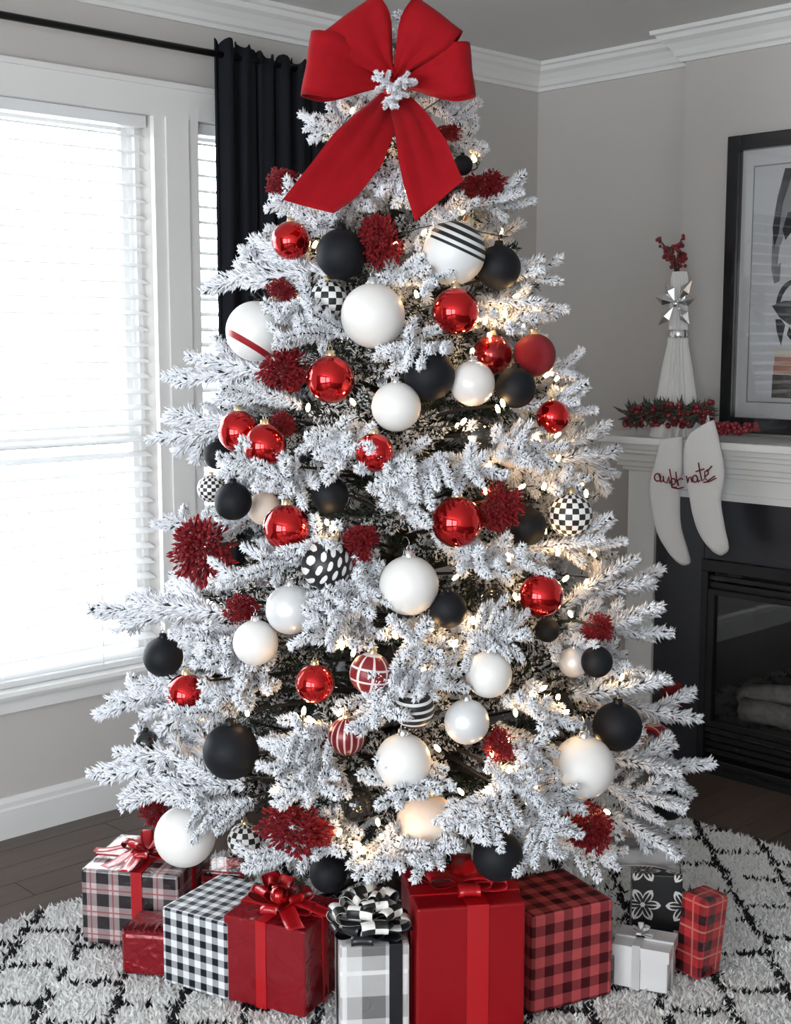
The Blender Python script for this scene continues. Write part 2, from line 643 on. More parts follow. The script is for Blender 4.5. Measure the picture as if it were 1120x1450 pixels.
class MB:
    """collects shapes into one mesh"""

    def __init__(s):
        s.v, s.f, s.uv, s.sm = [], [], [], []

    def add(s, vs, fs, smooth=False, uvs=None):
        k = len(s.v)
        s.v += [tuple(map(float, p)) for p in vs]
        for i, f in enumerate(fs):
            s.f.append([k + j for j in f])
            s.sm.append(smooth)
            s.uv.append(uvs[i] if uvs else [(0, 0)] * len(f))
        return s

    def box(s, lo, hi, uvs=True):
        x0, y0, z0 = lo
        x1, y1, z1 = hi
        v = [(x0, y0, z0), (x1, y0, z0), (x1, y1, z0), (x0, y1, z0), (x0, y0, z1), (x1, y0, z1), (x1, y1, z1), (x0, y1, z1)]
        f = [(0, 3, 2, 1), (4, 5, 6, 7), (0, 1, 5, 4), (1, 2, 6, 5), (2, 3, 7, 6), (3, 0, 4, 7)]
        ax = [(0, 1), (0, 1), (0, 2), (1, 2), (0, 2), (1, 2)]
        return s.add(v, f, False, [[(v[j][a], v[j][b]) for j in q] for q, (a, b) in zip(f, ax)])

    def tube(s, pts, rad, n=6, closed=False, cap=True):
        pts = [Vector(p) for p in pts]
        m = len(pts)
        rr = rad if isinstance(rad, (list, tuple)) else [rad] * m
        k = len(s.v)
        up = Vector((0, 0, 1))
        vs = []
        for i, p in enumerate(pts):
            a = pts[i - 1] if (i or closed) else p
            b = pts[(i + 1) % m] if (i < m - 1 or closed) else p
            t = (b - a).normalized()
            if abs(t.dot(up)) > 0.95:
                up = Vector((1, 0, 0))
            e1 = t.cross(up).normalized()
            e2 = t.cross(e1)
            up = -e2 if abs(e2.z) < 0.99 else up
            for j in range(n):
                an = 2 * math.pi * j / n
                vs.append(p + (e1 * math.cos(an) + e2 * math.sin(an)) * rr[i])
        fs = []
        for i in range(m if closed else m - 1):
            for j in range(n):
                a, b = i * n + j, i * n + (j + 1) % n
                c, d = ((i + 1) % m) * n + (j + 1) % n, ((i + 1) % m) * n + j
                fs.append((a, d, c, b))
        if cap and not closed:
            fs.append(tuple(range(n)))
            fs.append(tuple(reversed(range((m - 1) * n, m * n))))
        return s.add(vs, fs, True)

    def lathe(s, prof, n=24, rib=None):
        vs, fs = [], []
        for (r, z) in prof:
            for j in range(n):
                an = 2 * math.pi * j / n
                q = r * (1 + (rib * (1 if j % 2 else -1) if rib else 0))
                vs.append((q * math.cos(an), q * math.sin(an), z))
        for i in range(len(prof) - 1):
            for j in range(n):
                a, b = i * n + j, i * n + (j + 1) % n
                fs.append((a, b, b + n, a + n))
        return s.add(vs, fs, rib is None)

    def sphere(s, c, r, nu=8, nv=6):
        prof = []
        vs, fs = [], []
        for i in range(nv + 1):
            th = math.pi * i / nv
            for j in range(nu):
                an = 2 * math.pi * j / nu
                vs.append((c[0] + r * math.sin(th) * math.cos(an), c[1] + r * math.sin(th) * math.sin(an), c[2] - r * math.cos(th)))
        for i in range(nv):
            for j in range(nu):
                a, b = i * nu + j, i * nu + (j + 1) % nu
                fs.append((a, b, b + nu, a + nu))
        return s.add(vs, fs, True)

    def mesh(s, name):
        me = bpy.data.meshes.new(name)
        me.from_pydata(s.v, [], s.f)
        me.polygons.foreach_set('use_smooth', s.sm)
        ul = me.uv_layers.new(name='UVMap')
        flat = [c for f in s.uv for uvp in f for c in uvp]
        ul.data.foreach_set('uv', flat)
        me.update()
        return me

    def obj(s, name, mat, parent=None, matrix=None):
        return link(name, s.mesh(name), mat, parent, matrix)


def bevel(o, width, seg=2):
    md = o.modifiers.new('bevel', 'BEVEL')
    md.width = width
    md.segments = seg
    md.limit_method = 'ANGLE'
    return o


def prism(mb, poly, z0, z1, axes=(0, 1, 2)):
    """extrude a 2-D polygon; axes says which world axes carry (u, v, extrusion)"""
    n = len(poly)
    vs = []
    for h in (z0, z1):
        for (u, v) in poly:
            p = [0, 0, 0]
            p[axes[0]], p[axes[1]], p[axes[2]] = u, v, h
            vs.append(tuple(p))
    fs = [tuple(range(n)), tuple(reversed(range(n, 2 * n)))]
    for i in range(n):
        j = (i + 1) % n
        fs.append((i, i + n, j + n, j))
    return mb.add(vs, fs)


def sweep(mb, path, prof):
    """mitred moulding: path of (x, y) with the room on its right; prof of (offset into the room, z)"""
    P = [Vector(p) for p in path]
    n = len(P)
    off = []
    for i in range(n):
        d1 = (P[i] - P[i - 1]).normalized() if i else (P[1] - P[0]).normalized()
        d2 = (P[i + 1] - P[i]).normalized() if i < n - 1 else d1
        n1, n2 = Vector((d1.y, -d1.x)), Vector((d2.y, -d2.x))
        b = (n1 + n2)
        b = b / max(1e-6, b.dot(n1))
        off.append(b)
    k = len(prof)
    vs = [(P[i].x + off[i].x * o, P[i].y + off[i].y * o, z) for i in range(n) for (o, z) in prof]
    fs = []
    for i in range(n - 1):
        for j in range(k - 1):
            fs.append((i * k + j, i * k + j + 1, (i + 1) * k + j + 1, (i + 1) * k + j))
    fs.append(tuple(range(k)))
    fs.append(tuple(reversed(range((n - 1) * k, n * k))))
    return mb.add(vs, fs)


def struct(name, mb, mat, parent=None):
    o = mb.obj(name, mat, parent)
    if parent is None:
        o['kind'] = 'structure'
    return o


def wall_with_holes(mb, axis, pos, thick, a0, a1, z0, z1, holes):
    """wall in the plane axis = pos; holes (a, b, z, Z) are left open"""
    holes = sorted(holes)

    def bx(a, b, z, Z):
        if b - a < 1e-4 or Z - z < 1e-4:
            return
        if axis == 1:
            mb.box((a, min(pos, pos + thick), z), (b, max(pos, pos + thick), Z))
        else:
            mb.box((min(pos, pos + thick), a, z), (max(pos, pos + thick), b, Z))
    cur = a0
    for (a, b, z, Z) in holes:
        bx(cur, a, z0, z1)
        bx(a, b, z0, z)
        bx(a, b, Z, z1)
        cur = b
    bx(cur, a1, z0, z1)


# ------------------------------------------------------------------ room shell
mb = MB().box((X0 - .15, Y0 - .15, -0.12), (NX + .3, WY + .15, -0.022))
floor = struct('floor', mb, 'floor')
tag(floor, 'dark walnut plank floor under the white rug', 'floor')
PW, PL = 0.125, 1.6
pl = MB().box((0, 0.0015, -0.02), (PL - 0.003, PW - 0.0015, 0.0)).mesh('plank')
pl.materials.append(M['floor'])
k = 0
yy = 0.9
while yy < WY:
    xs = 0.4 - (k * 0.57) % PL
    while xs < NX:
        if xs + PL > 0.4:
            o = link('plank', pl, None, floor, Matrix.Translation((xs, yy, 0)))
        xs += PL
    k += 1
    yy += PW
mb = MB().box((X0, Y0, -0.021), (NX, 0.9, 0.0)).box((X0, 0.9, -0.021), (-1.2, WY, 0))
o = mb.obj('plank_field', 'floor', floor)

tag(struct('ceiling', MB().box((X0 - .15, Y0 - .15, CEIL), (NX + .3, WY + .15, CEIL + .1)), 'ceiling'), 'flat pale grey ceiling above the tree', 'ceiling')
mb = MB()
wall_with_holes(mb, 1, WY, 0.15, X0, NX + 0.15, 0, CEIL, [WIN, WIN2])
tag(struct('wall_left', mb, 'wall'), 'greige wall around the bright window', 'wall')
mb = MB().box((NX, Y0, 0), (NX + 0.15, WY + .15, CEIL))
tag(struct('wall_right', mb, 'wall'), 'greige corner wall behind the tree', 'wall')
mb = MB().box((BX, 0.85, 1.0), (NX, BY, CEIL)).box((BX, 2.86, 0), (NX, BY, 1.0)).box((BX, 0.85, 0), (NX, 1.1, 1.0))
tag(struct('wall_chimney_breast', mb, 'wall'), 'greige chimney breast carrying the framed print', 'wall')
mb = MB()
wall_with_holes(mb, 0, X0, -0.15, Y0, WY, 0, CEIL, SIDE)
tag(struct('wall_back', mb, 'wall'), 'greige wall with windows facing the fireplace', 'wall')
tag(struct('wall_front', MB().box((X0, Y0 - .15, 0), (NX, Y0, CEIL)), 'wall'), 'greige wall opposite the window wall', 'wall')

CROWN = [(0, CEIL - .108), (.014, CEIL - .108), (.016, CEIL - .094), (.026, CEIL - .088), (.034, CEIL - .068), (.050, CEIL - .046), (.068, CEIL - .034),
         (.074, CEIL - .018), (.088, CEIL - .014), (.090, CEIL)]
mb = MB()
sweep(mb, [(X0, WY), (NX, WY), (NX, BY + 0.0)], CROWN)
tag(struct('trim_1', mb, 'trim'), 'white crown moulding around the room corner', 'trim')
mb = MB()
sweep(mb, [(NX, BY), (BX, BY), (BX, 0.85), (NX, 0.85)], [(o_ * 1.12, CEIL - (CEIL - z_) * 1.06) for o_, z_ in CROWN])
tag(struct('trim_2', mb, 'trim'), 'white stepped crown moulding on the chimney breast', 'trim')
BASE = [(0, 0), (.018, 0), (.018, .095), (.013, .102), (.013, .118), (.006, .132), (0, .134)]
mb = MB()
sweep(mb, [(X0, WY), (NX, WY)], [(o_, z_) for o_, z_ in BASE])
tag(struct('baseboard_left', mb, 'trim'), 'white stepped baseboard below the window', 'baseboard')
mb = MB()
sweep(mb, [(NX, WY), (NX, BY), (BX, BY)], BASE)
tag(struct('baseboard_right', mb, 'trim'), 'white baseboard in the corner by the fireplace', 'baseboard')

# ------------------------------------------------------------------ windows and blinds


def window(idx, x0, x1, z0, z1, label):
    y = WY
    root = empty('window_%d' % idx, ((x0 + x1) / 2, y, z0))
    tag(root, label, 'window', kind='structure')
    inv = Matrix.Translation(-Vector(root.location))

    def part(name, mb, mat):
        return mb.obj(name, mat, root, inv)
    mb = MB()
    t = 0.018
    for (a, b, c, d) in ((x0, x0 + t, z0, z1), (x1 - t, x1, z0, z1), (x0 + t, x1 - t, z0, z0 + t), (x0 + t, x1 - t, z1 - t, z1)):
        mb.box((a, y + .07, c), (b, y + .145, d))
    part('window_frame', mb, 'trim')
    zm = z0 + (z1 - z0) * 0.42
    for (c, d, yy_) in ((z0 + t, zm + .02, y + .085), (zm - .02, z1 - t, y + .115)):
        mb = MB()
        s = 0.024
        a, b = x0 + t, x1 - t
        mb.box((a, yy_, c), (a + s, yy_ + .025, d)).box((b - s, yy_, c), (b, yy_ + .025, d))
        mb.box((a + s, yy_, c), (b - s, yy_ + .025, c + s)).box((a + s, yy_, d - s), (b - s, yy_ + .025, d))
        part('sash', mb, 'trim')
        mb = MB().box((a + s, yy_ + .010, c + s), (b - s, yy_ + .014, d - s))
        part('pane', mb, 'pane')
    return root


window(1, *WIN, 'wide bright window behind white blinds')
window(2, *WIN2, 'narrow bright window beside the black curtain')
for i, (a, b, c, d) in enumerate(SIDE):
    root = empty('window_%d' % (i + 3), (X0, (a + b) / 2, c))
    tag(root, ('tall window facing the fireplace wall', 'tall window facing the chimney breast and tree')[i], 'window', kind='structure')
    inv = Matrix.Translation(-Vector(root.location))
    mb = MB()
    for (p, q, r, s) in ((a, a + .05, c, d), (b - .05, b, c, d), (a + .05, b - .05, c, c + .05), (a + .05, b - .05, d - .05, d), (a + .05, b - .05, (c + d) / 2 - .025, (c + d) / 2 + .025)):
        mb.box((X0 - .12, p, r), (X0 - .03, q, s))
    mb.box((X0 - .12, (a + b) / 2 - .03, c + .05), (X0 - .03, (a + b) / 2 + .03, d - .05))
    mb.obj('window_frame', 'trim', root, inv)

# casing, mullion, sill
mb = MB()
mb.box((WIN[0] - .1, WY - .022, WIN[3]), (WIN2[1] + .1, WY, WIN[3] + .105))
mb.box((WIN[0] - .1, WY - .034, WIN[3] + .095), (WIN2[1] + .1, WY, WIN[3] + .113))
tag(struct('trim_3', mb, 'trim'), 'white window head casing under the curtain rod', 'trim')
mb = MB().box((WIN[1], WY - .022, WIN[2]), (WIN2[0], WY, WIN[3])).box((WIN[1] + .045, WY - .03, WIN[2]), (WIN2[0] - .045, WY - .022, WIN[3]))
tag(struct('trim_4', mb, 'trim'), 'white mullion post between the two windows', 'trim')
mb = MB().box((WIN[0] - .1, WY - .022, WIN[2]), (WIN[0], WY, WIN[3])).box((WIN2[1], WY - .022, WIN[2]), (WIN2[1] + .1, WY, WIN[3]))
tag(struct('trim_5', mb, 'trim'), 'white side casings of the windows', 'trim')
mb = MB()
prism(mb, [(WY + .07, .463), (WY - .04, .463), (WY - .045, .475), (WY - .04, .488), (WY + .07, .488)], WIN[0] - .12, WIN2[1] + .12, (1, 2, 0))
mb.box((WIN[0] - .1, WY - .018, .415), (WIN2[1] + .1, WY, .463))
tag(struct('trim_6', mb, 'trim'), 'white window sill and apron below the blinds', 'trim')


def blind(x0, x1, label):
    x0, x1 = x0 + .012, x1 - .012
    root = empty('window_blind', ((x0 + x1) / 2, WY + .035, .485))
    tag(root, label, 'window blind', 'white horizontal blinds')
    inv = Matrix.Translation(-Vector(root.location))
    MB().box((x0, WY + .005, 2.312), (x1, WY + .065, 2.348)).obj('headrail', 'blind', root, inv)
    n, top, bot = 34, 2.285, .525
    pitch = (top - bot) / (n - 1)
    hw = (x1 - x0) / 2
    tilt = math.radians(16)
    mb = MB()
    ca, sa = math.cos(tilt), math.sin(tilt)
    sec = []
    for t in (-1, -.5, 0, .5, 1):
        y, z = t * .025, .0025 * (1 - t * t)
        sec.append((y * ca - z * sa, y * sa + z * ca))
    poly = sec + [(y, z - .0028) for y, z in reversed(sec)]
    prism(mb, poly, -hw, hw, (1, 2, 0))
    me = mb.mesh('slat')
    me.materials.append(M['blind'])
    for i in range(n):
        link('slat', me, None, root, Matrix.Translation((0, 0, bot + pitch * i - .485)))
    MB().box((x0, WY + .012, .490), (x1, WY + .058, .508)).obj('bottom_rail', 'blind', root, inv)
    for f in (.12, .5, .88):
        x = x0 + (x1 - x0) * f
        for yy_ in (WY + .011, WY + .059):
            MB().tube([(x, yy_, .50), (x, yy_, 2.29)], .0012, 5).obj('ladder_cord', 'blind', root, inv)
    return root


blind(WIN[0], WIN[1], 'wide white slatted blind glowing in the left window')
blind(WIN2[0], WIN2[1], 'narrow white slatted blind half hidden by black curtain')

# ------------------------------------------------------------------ curtain and rod
rod_y = WY - 0.10
rz = float(on_y(150, 48, rod_y)[2])
root = empty('curtain_rod', (1.9, rod_y, rz))
tag(root, 'thin black curtain rod running above the window', 'curtain rod')
inv = Matrix.Translation(-Vector(root.location))
MB().tube([(.3, rod_y, rz), (3.42, rod_y, rz)], .0115, 10).obj('rod', 'black_metal', root, inv)
for x in (.3, 3.42):
    MB().sphere((x, rod_y, rz), .026, 12, 8).obj('finial', 'black_metal', root, inv)
for x in (1.2, 3.39):
    mb = MB().tube([(x, rod_y, rz), (x, WY, rz)], .007, 6).box((x - .015, WY - .008, rz - .04), (x + .015, WY, rz + .04))
    mb.obj('bracket', 'black_metal', root, inv)
cl = float(on_y(305, 300, rod_y)[0])
cr = float(on_y(470, 100, rod_y)[0])
nx_, nz_ = 90, 30
vs, fs = [], []
ztop = rz + .035
for side in (0, 1):
    for i in range(nz_ + 1):
        tz = i / nz_
        z = ztop - tz * (ztop - .012)
        for j in range(nx_ + 1):
            t = j / nx_
            ph = t * 2 * math.pi * 6.5
            amp = .028 * (0.6 + .4 * tz)
            y = rod_y + amp * math.sin(ph) + .008 * math.sin(ph * 2.3 + 3 * tz) + (side - .5) * .004
            x = cl + t * (cr - cl) + .012 * math.sin(ph + 1.2) + (.010 * math.sin(tz * 5) if j == 0 else 0)
            zz = z + (.012 * math.sin(ph * 1.7) - .01 if i == 0 else 0) + (0.02 if (i == 0 and t < .28) else 0)
            vs.append((x, y, zz))
W_ = nx_ + 1
n0 = (nz_ + 1) * W_
for i in range(nz_):
    for j in range(nx_):
        a = i * W_ + j
        fs.append((a, a + 1, a + W_ + 1, a + W_))
        fs.append((n0 + a, n0 + a + W_, n0 + a + W_ + 1, n0 + a + 1))
for j in range(nx_):
    fs.append((j, n0 + j, n0 + j + 1, j + 1))
    a = nz_ * W_ + j
    fs.append((a, a + 1, n0 + a + 1, n0 + a))
for i in range(nz_):
    a = i * W_
    fs.append((a, a + W_, n0 + a + W_, n0 + a))
    a = i * W_ + nx_
    fs.append((a, n0 + a, n0 + a + W_, a + W_))
o = MB().add(vs, fs, True).obj('curtain', 'curtain')
tag(o, 'long black curtain panel hanging beside the window', 'curtain')

# ------------------------------------------------------------------ fireplace
FYL, FYR = 3.085, 0.82       # outer sides of the mantel legs
LEGW = 0.125
FX = 4.20                    # face of the legs
root = empty('fireplace_mantel', (FX, (FYL + FYR) / 2, 0))
tag(root, 'white painted mantelpiece with stepped mouldings around the black fireplace', 'mantelpiece')
inv = Matrix.Translation(-Vector(root.location))
SH = 1.246
mb = MB().box((4.085, FYR - .15, SH - .028), (BX, FYL + .15, SH))
bevel(mb.obj('shelf', 'trim', root, inv), .004)
steps = [(4.118, .100, SH - .050, SH - .028), (4.135, .082, SH - .068, SH - .050), (4.155, .060, SH - .098, SH - .068), (4.172, .038, SH - .120, SH - .098), (4.184, .020, SH - .138, SH - .120)]
for (x, e, z, Z) in steps:
    bevel(MB().box((x, FYR - e, z), (BX, FYL + e, Z)).obj('moulding', 'trim', root, inv), .004)
MB().box((FX, FYR, 1.025), (BX, FYL, SH - .138)).obj('frieze', 'trim', root, inv)
MB().box((FX - .012, FYR + LEGW, 1.025), (FX, FYL - LEGW, 1.050)).obj('moulding', 'trim', root, inv)
for (a, b) in ((FYL - LEGW, FYL), (FYR, FYR + LEGW)):
    leg = MB().box((FX, a, 0), (BX, b, 1.025)).obj('leg', 'trim', root, inv)
    legi = leg.matrix_local.inverted() @ inv
    MB().box((FX - .014, a - .0, 0), (FX, b, .16)).obj('plinth', 'trim', leg, legi)
    MB().box((FX - .012, a, .96), (FX, b, 1.0)).obj('capital', 'trim', leg, legi)
    for (c, d) in ((a, a + .022), (b - .022, b)):
        MB().box((FX - .010, c, .16), (FX, d, .96)).obj('stile', 'trim', leg, legi)

root = empty('fireplace', (FX, (FYL + FYR) / 2, 0))
tag(root, 'black gas fireplace with slate surround, glass front and ceramic logs', 'fireplace')
inv = Matrix.Translation(-Vector(root.location))
SL, SR = FYL - LEGW, FYR + LEGW
IL = 2.742
IR = SR + (SL - IL)
for (a, b, z, Z) in ((IL, SL, 0, 1.025), (SR, IR, 0, 1.025), (IR, IL, .80, 1.025)):
    bevel(MB().box((FX + .012, a + .001, z), (FX + .05, b - .001, Z)).obj('slate_slab', 'slate', root, inv), .002)
ix = FX - .006
for (a, b, z, Z, n_) in ((IR, IL, .755, .80, 'top_trim'), (IR, IL, 0.0, .045, 'bottom_trim'), (IR, IR + .03, .045, .755, 'side_trim'), (IL - .03, IL, .045, .755, 'side_trim')):
    bevel(MB().box((ix, a, z), (ix + .05, b, Z)).obj(n_, 'insert', root, inv), .003)
MB().box((ix - .03, IR + .0, .0), (ix, IL, .022)).obj('bottom_lip', 'insert', root, inv)
for z in (.065, .092, .119, .146):
    MB().box((ix + .012, IR + .03, z), (ix + .03, IL - .03, z + .018)).obj('louvre', 'insert', root, inv)
for z in (.70, .725):
    MB().box((ix + .012, IR + .03, z), (ix + .03, IL - .03, z + .016)).obj('louvre', 'insert', root, inv)
GL, GR, G0, G1 = IL - .045, IR + .045, .19, .67
mb = MB()
for (a, b, z, Z) in ((GR - .015, GL + .015, G1, G1 + .02), (GR - .015, GL + .015, G0 - .02, G0), (GR - .015, GR + .012, G0, G1), (GL - .012, GL + .015, G0, G1)):
    mb.box((ix + .004, a, z), (ix + .03, b, Z))
mb.obj('glass_frame', 'insert', root, inv)
MB().box((ix + .016, GR + .012, G0), (ix + .020, GL - .012, G1)).obj('glass', 'fire_glass', root, inv)
fx0, fx1 = ix + .03, 4.54
mb = MB()
mb.box((fx0, IR + .02, .17), (fx1, IL - .02, .18)).box((fx1 - .01, IR + .02, .18), (fx1, IL - .02, .70)).box((fx0, IR + .02, .18), (fx1, IR + .03, .70)).box((fx0, IL - .03, .18), (fx1, IL - .02, .70)).box((fx0, IR + .02, .69), (fx1, IL - .02, .70))
mb.obj('firebox', 'insert', root, inv)
for (x, ya, za, yb, zb, r) in ((4.32, 2.62, .225, 1.55, .215, .045), (4.42, 2.68, .25, 1.35, .245, .05), (4.36, 2.66, .26, 2.10, .40, .036), (4.38, 2.30, .30, 1.55, .36, .036), (4.33, 1.95, .27, 1.30, .33, .032), (4.30, 2.45, .21, 2.25, .29, .026)):
    pts = [(x + .02 * math.sin(5 * t + ya), ya + (yb - ya) * t, za + (zb - za) * t + .01 * math.sin(9 * t)) for t in np.linspace(0, 1, 9)]
    MB().tube(pts, [r * (1 + .12 * math.sin(7 * t + za * 40)) for t in range(9)], 9).obj('log', 'log', root, inv)

# ------------------------------------------------------------------ framed print above the mantel
PL_, PR_ = float(on_x(1028, 300, BX - .03)[1]), 2.02
PT, PB = float(on_x(1029, 194, BX - .03)[2]), SH + 0.012
root = empty('framed_print', (BX - .02, (PL_ + PR_) / 2, PB))
tag(root, 'fashion print in a black frame with white mat above the mantel', 'picture')
inv = Matrix.Translation(-Vector(root.location))
fw = .058
x1_ = BX - .002
for (a, b, z, Z) in ((PL_ - fw, PL_, PB, PT), (PR_, PR_ + fw, PB, PT), (PR_ + fw, PL_ - fw, PT - fw, PT), (PR_ + fw, PL_ - fw, PB, PB + fw)):
    bevel(MB().box((x1_ - .034, a, z), (x1_, b, Z)).obj('frame_rail', 'frame', root, inv), .004)
mb = MB()
b0 = .016
for (a, b, z, Z) in ((PL_ - fw + .001, PL_ - fw + b0, PB + fw - b0, PT - fw + b0), (PR_ + fw - b0, PR_ + fw, PB + fw - b0, PT - fw + b0), (PR_ + fw, PL_ - fw, PT - fw, PT - fw + b0), (PR_ + fw, PL_ - fw, PB + fw - b0, PB + fw)):
    mb.box((x1_ - .046, a, z), (x1_ - .034, b, Z))
mb.obj('inner_bead', 'frame', root, inv)
MB().box((x1_ - .014, PR_ + fw, PB + fw), (x1_ - .008, PL_ - fw, PT - fw)).obj('mat_board', 'mat_board', root, inv)
ml, mr, mt_, mbm = PL_ - fw - .052, PR_ + fw + .052, PT - fw - .062, PB + fw + .062
mb = MB()
for (a, b, z, Z) in ((ml, ml + .005, mbm - .005, mt_ + .005), (mr - .005, mr, mbm - .005, mt_ + .005), (mr, ml, mt_, mt_ + .005), (mr, ml, mbm - .005, mbm)):
    mb.box((x1_ - .0155, a, z), (x1_ - .014, b, Z))
mb.obj('mat_line', 'ink_grey', root, inv)
MB().box((x1_ - .0150, mr, mbm), (x1_ - .0140, ml, mt_)).obj('print', 'paper', root, inv)
px_ = x1_ - .0151


def art(name, pts, mat, lift=0.0):
    q = [on_x(x, y, px_) for (x, y) in pts]
    mb = MB()
    prism(mb, [(p[1], p[2]) for p in q], px_ - .0004 - lift, px_ - lift, (1, 2, 0))
    return mb.obj(name, mat, root, inv)


art('hair_shape', [(1118, 238), (1106, 262), (1097, 300), (1094, 335), (1092, 380), (1100, 384), (1104, 350), (1112, 330), (1130, 318), (1150, 300), (1150, 238)], 'ink_grey')
art('hair_stroke', [(1112, 238), (1101, 280), (1094, 322), (1096, 352), (1103, 330), (1108, 290), (1120, 252), (1132, 238)], 'ink', .0005)
art('hair_stroke', [(1116, 300), (1108, 325), (1112, 340), (1126, 322), (1140, 300)], 'ink', .0005)
art('dress_shape', [(1092, 380), (1096, 402), (1104, 398), (1106, 372)], 'ink_grey', .0005)
ring = [(1106 + 0 + 26 * math.cos(a) + 18, 440 - 44 * math.sin(a)) for a in np.linspace(math.pi, math.pi * .35, 10)]
ring2 = [(x + 5, y + 5) for x, y in reversed(ring)]
art('bag_handle', ring + ring2, 'ink', .0005)
art('handbag', [(1093, 433), (1110, 426), (1160, 426), (1160, 458), (1118, 460), (1104, 450)], 'ink', .0006)
art('bag_stroke', [(1098, 452), (1100, 470), (1106, 490), (1109, 474), (1112, 460), (1106, 452)], 'ink', .0008)
art('bag_stroke', [(1118, 462), (1114, 474), (1122, 484), (1160, 484), (1160, 478), (1124, 476)], 'ink', .0008)
art('book_print', [(1096, 494), (1160, 497), (1160, 506), (1097, 504)], 'ink_cream')
art('book_print', [(1097, 505), (1160, 507), (1160, 518), (1096, 516)], 'ink_salmon')
art('book_print', [(1095, 517), (1160, 519), (1160, 532), (1095, 529)], 'ink_salmon', .0003)
art('book_print', [(1094, 530), (1160, 533), (1160, 566), (1092, 563)], 'ink_brown')
MB().box((x1_ - .026, PR_ + fw - .004, PB + fw - .004), (x1_ - .024, PL_ - fw + .004, PT - fw + .004)).obj('glass', 'pane', root, inv)

# ------------------------------------------------------------------ rug
RX0, RX1, RY0, RY1 = 0.75, 3.665, 0.85, 3.265
root = empty('shag_rug', ((RX0 + RX1) / 2, (RY0 + RY1) / 2, 0))
tag(root, 'white shag rug with broken black diamond lines under the tree', 'rug')
inv = Matrix.Translation(-Vector(root.location))
mb = MB().box((RX0, RY0, .0005), (RX1, RY1, .010))
me = mb.mesh('backing')
o = link('backing', me, 'rug_back', root, inv)
# pile: tufts of twisted yarn
sp = 0.0088
gx, gy = np.meshgrid(np.arange(RX0, RX1, sp), np.arange(RY0, RY1, sp))
gx, gy = gx.ravel(), gy.ravel()
n = len(gx)
gx += rng.normal(0, sp * .3, n)
gy += rng.normal(0, sp * .3, n)
ht = rng.uniform(.016, .030, n)
ang = rng.uniform(0, 2 * np.pi, n)
lean = rng.normal(0, .009, (n, 2))
wd = rng.uniform(.005, .008, n)
V = np.zeros((n, 4, 3))
for j in range(3):
    a = ang + j * 2 * np.pi / 3
    V[:, j, 0] = gx + wd * np.cos(a)
    V[:, j, 1] = gy + wd * np.sin(a)
    V[:, j, 2] = .008
V[:, 3, 0] = gx + lean[:, 0]
V[:, 3, 1] = gy + lean[:, 1]
V[:, 3, 2] = ht
Fi = np.array([[0, 1, 3], [1, 2, 3], [2, 0, 3]])
FF = (np.arange(n) * 4)[:, None, None] + Fi[None]


def tri_mesh(name, V, FF, attrs=None, smooth=False):
    V = np.asarray(V, np.float32).reshape(-1, 3)
    FF = np.asarray(FF, np.int32).reshape(-1, 3)
    me = bpy.data.meshes.new(name)
    me.vertices.add(len(V))
    me.vertices.foreach_set('co', V.ravel())
    me.loops.add(len(FF) * 3)
    me.loops.foreach_set('vertex_index', FF.ravel())
    me.polygons.add(len(FF))
    me.polygons.foreach_set('loop_start', np.arange(0, len(FF) * 3, 3, dtype=np.int32))
    me.polygons.foreach_set('use_smooth', np.full(len(FF), smooth))
    for k_, v_ in (attrs or {}).items():
        at = me.attributes.new(k_, 'FLOAT', 'POINT')
        at.data.foreach_set('value', np.asarray(v_, np.float32).ravel())
    me.update(calc_edges=True)
    me.validate()
    return me


me = tri_mesh('pile', V, FF, dict(rootx=np.repeat(gx, 4), rooty=np.repeat(gy, 4)), smooth=True)
tag(link('pile', me, 'rug', root, inv), kind='stuff')

# ------------------------------------------------------------------ the tree: shape of the crown
TD = 3.5
TC = at_depth(557, 700, TD)[:2]
prof_px = [(22, 12), (60, 40), (120, 80), (190, 118), (290, 182), (400, 232), (520, 268), (615, 300), (740, 330), (890, 384), (1000, 402), (1090, 406), (1160, 380)]
PZ = np.array([at_depth(557, y, TD)[2] for y, _ in prof_px][::-1])
PR = np.array([h * TD / F_PX for _, h in prof_px][::-1])


def crown_r(z):
    return np.interp(z, PZ, PR, left=PR[0] * .9, right=0.0)


def hit(x, y, k=1.0):
    """front of the crown (scaled by k) along the line of sight, else the nearest pass"""
    d, cy = ray(x, y)
    t = np.linspace(2.2, 3.9, 700)
    P = O + d[None] * (t / cy)[:, None]
    rr = np.hypot(P[:, 0] - TC[0], P[:, 1] - TC[1])
    zc = np.clip(P[:, 2], PZ[0] - .3, PZ[-1])
    g = rr - crown_r(zc) * k
    i = np.where(g <= 0)[0]
    j = i[0] if len(i) else int(np.argmin(g))
    return P[j], t[j]


tree = empty('christmas_tree', (TC[0], TC[1], 0))
tag(tree, 'tall snow-flocked artificial christmas tree crowded with ornaments', 'tree')
tinv = Matrix.Translation(-Vector(tree.location))
MB().tube([(TC[0], TC[1], z) for z in np.linspace(.02, 2.3, 12)], [.028 - .018 * i / 11 for i in range(12)], 8).obj('trunk', 'bark', tree, tinv)
mb = MB()
for k in range(3):
    a = 2 * math.pi * k / 3 + .4
    mb.tube([(TC[0], TC[1], .16), (TC[0] + .1 * math.cos(a), TC[1] + .1 * math.sin(a), .14), (TC[0] + .30 * math.cos(a), TC[1] + .30 * math.sin(a), .045)], .012, 6)
mb.obj('stand', 'black_metal', tree, tinv)


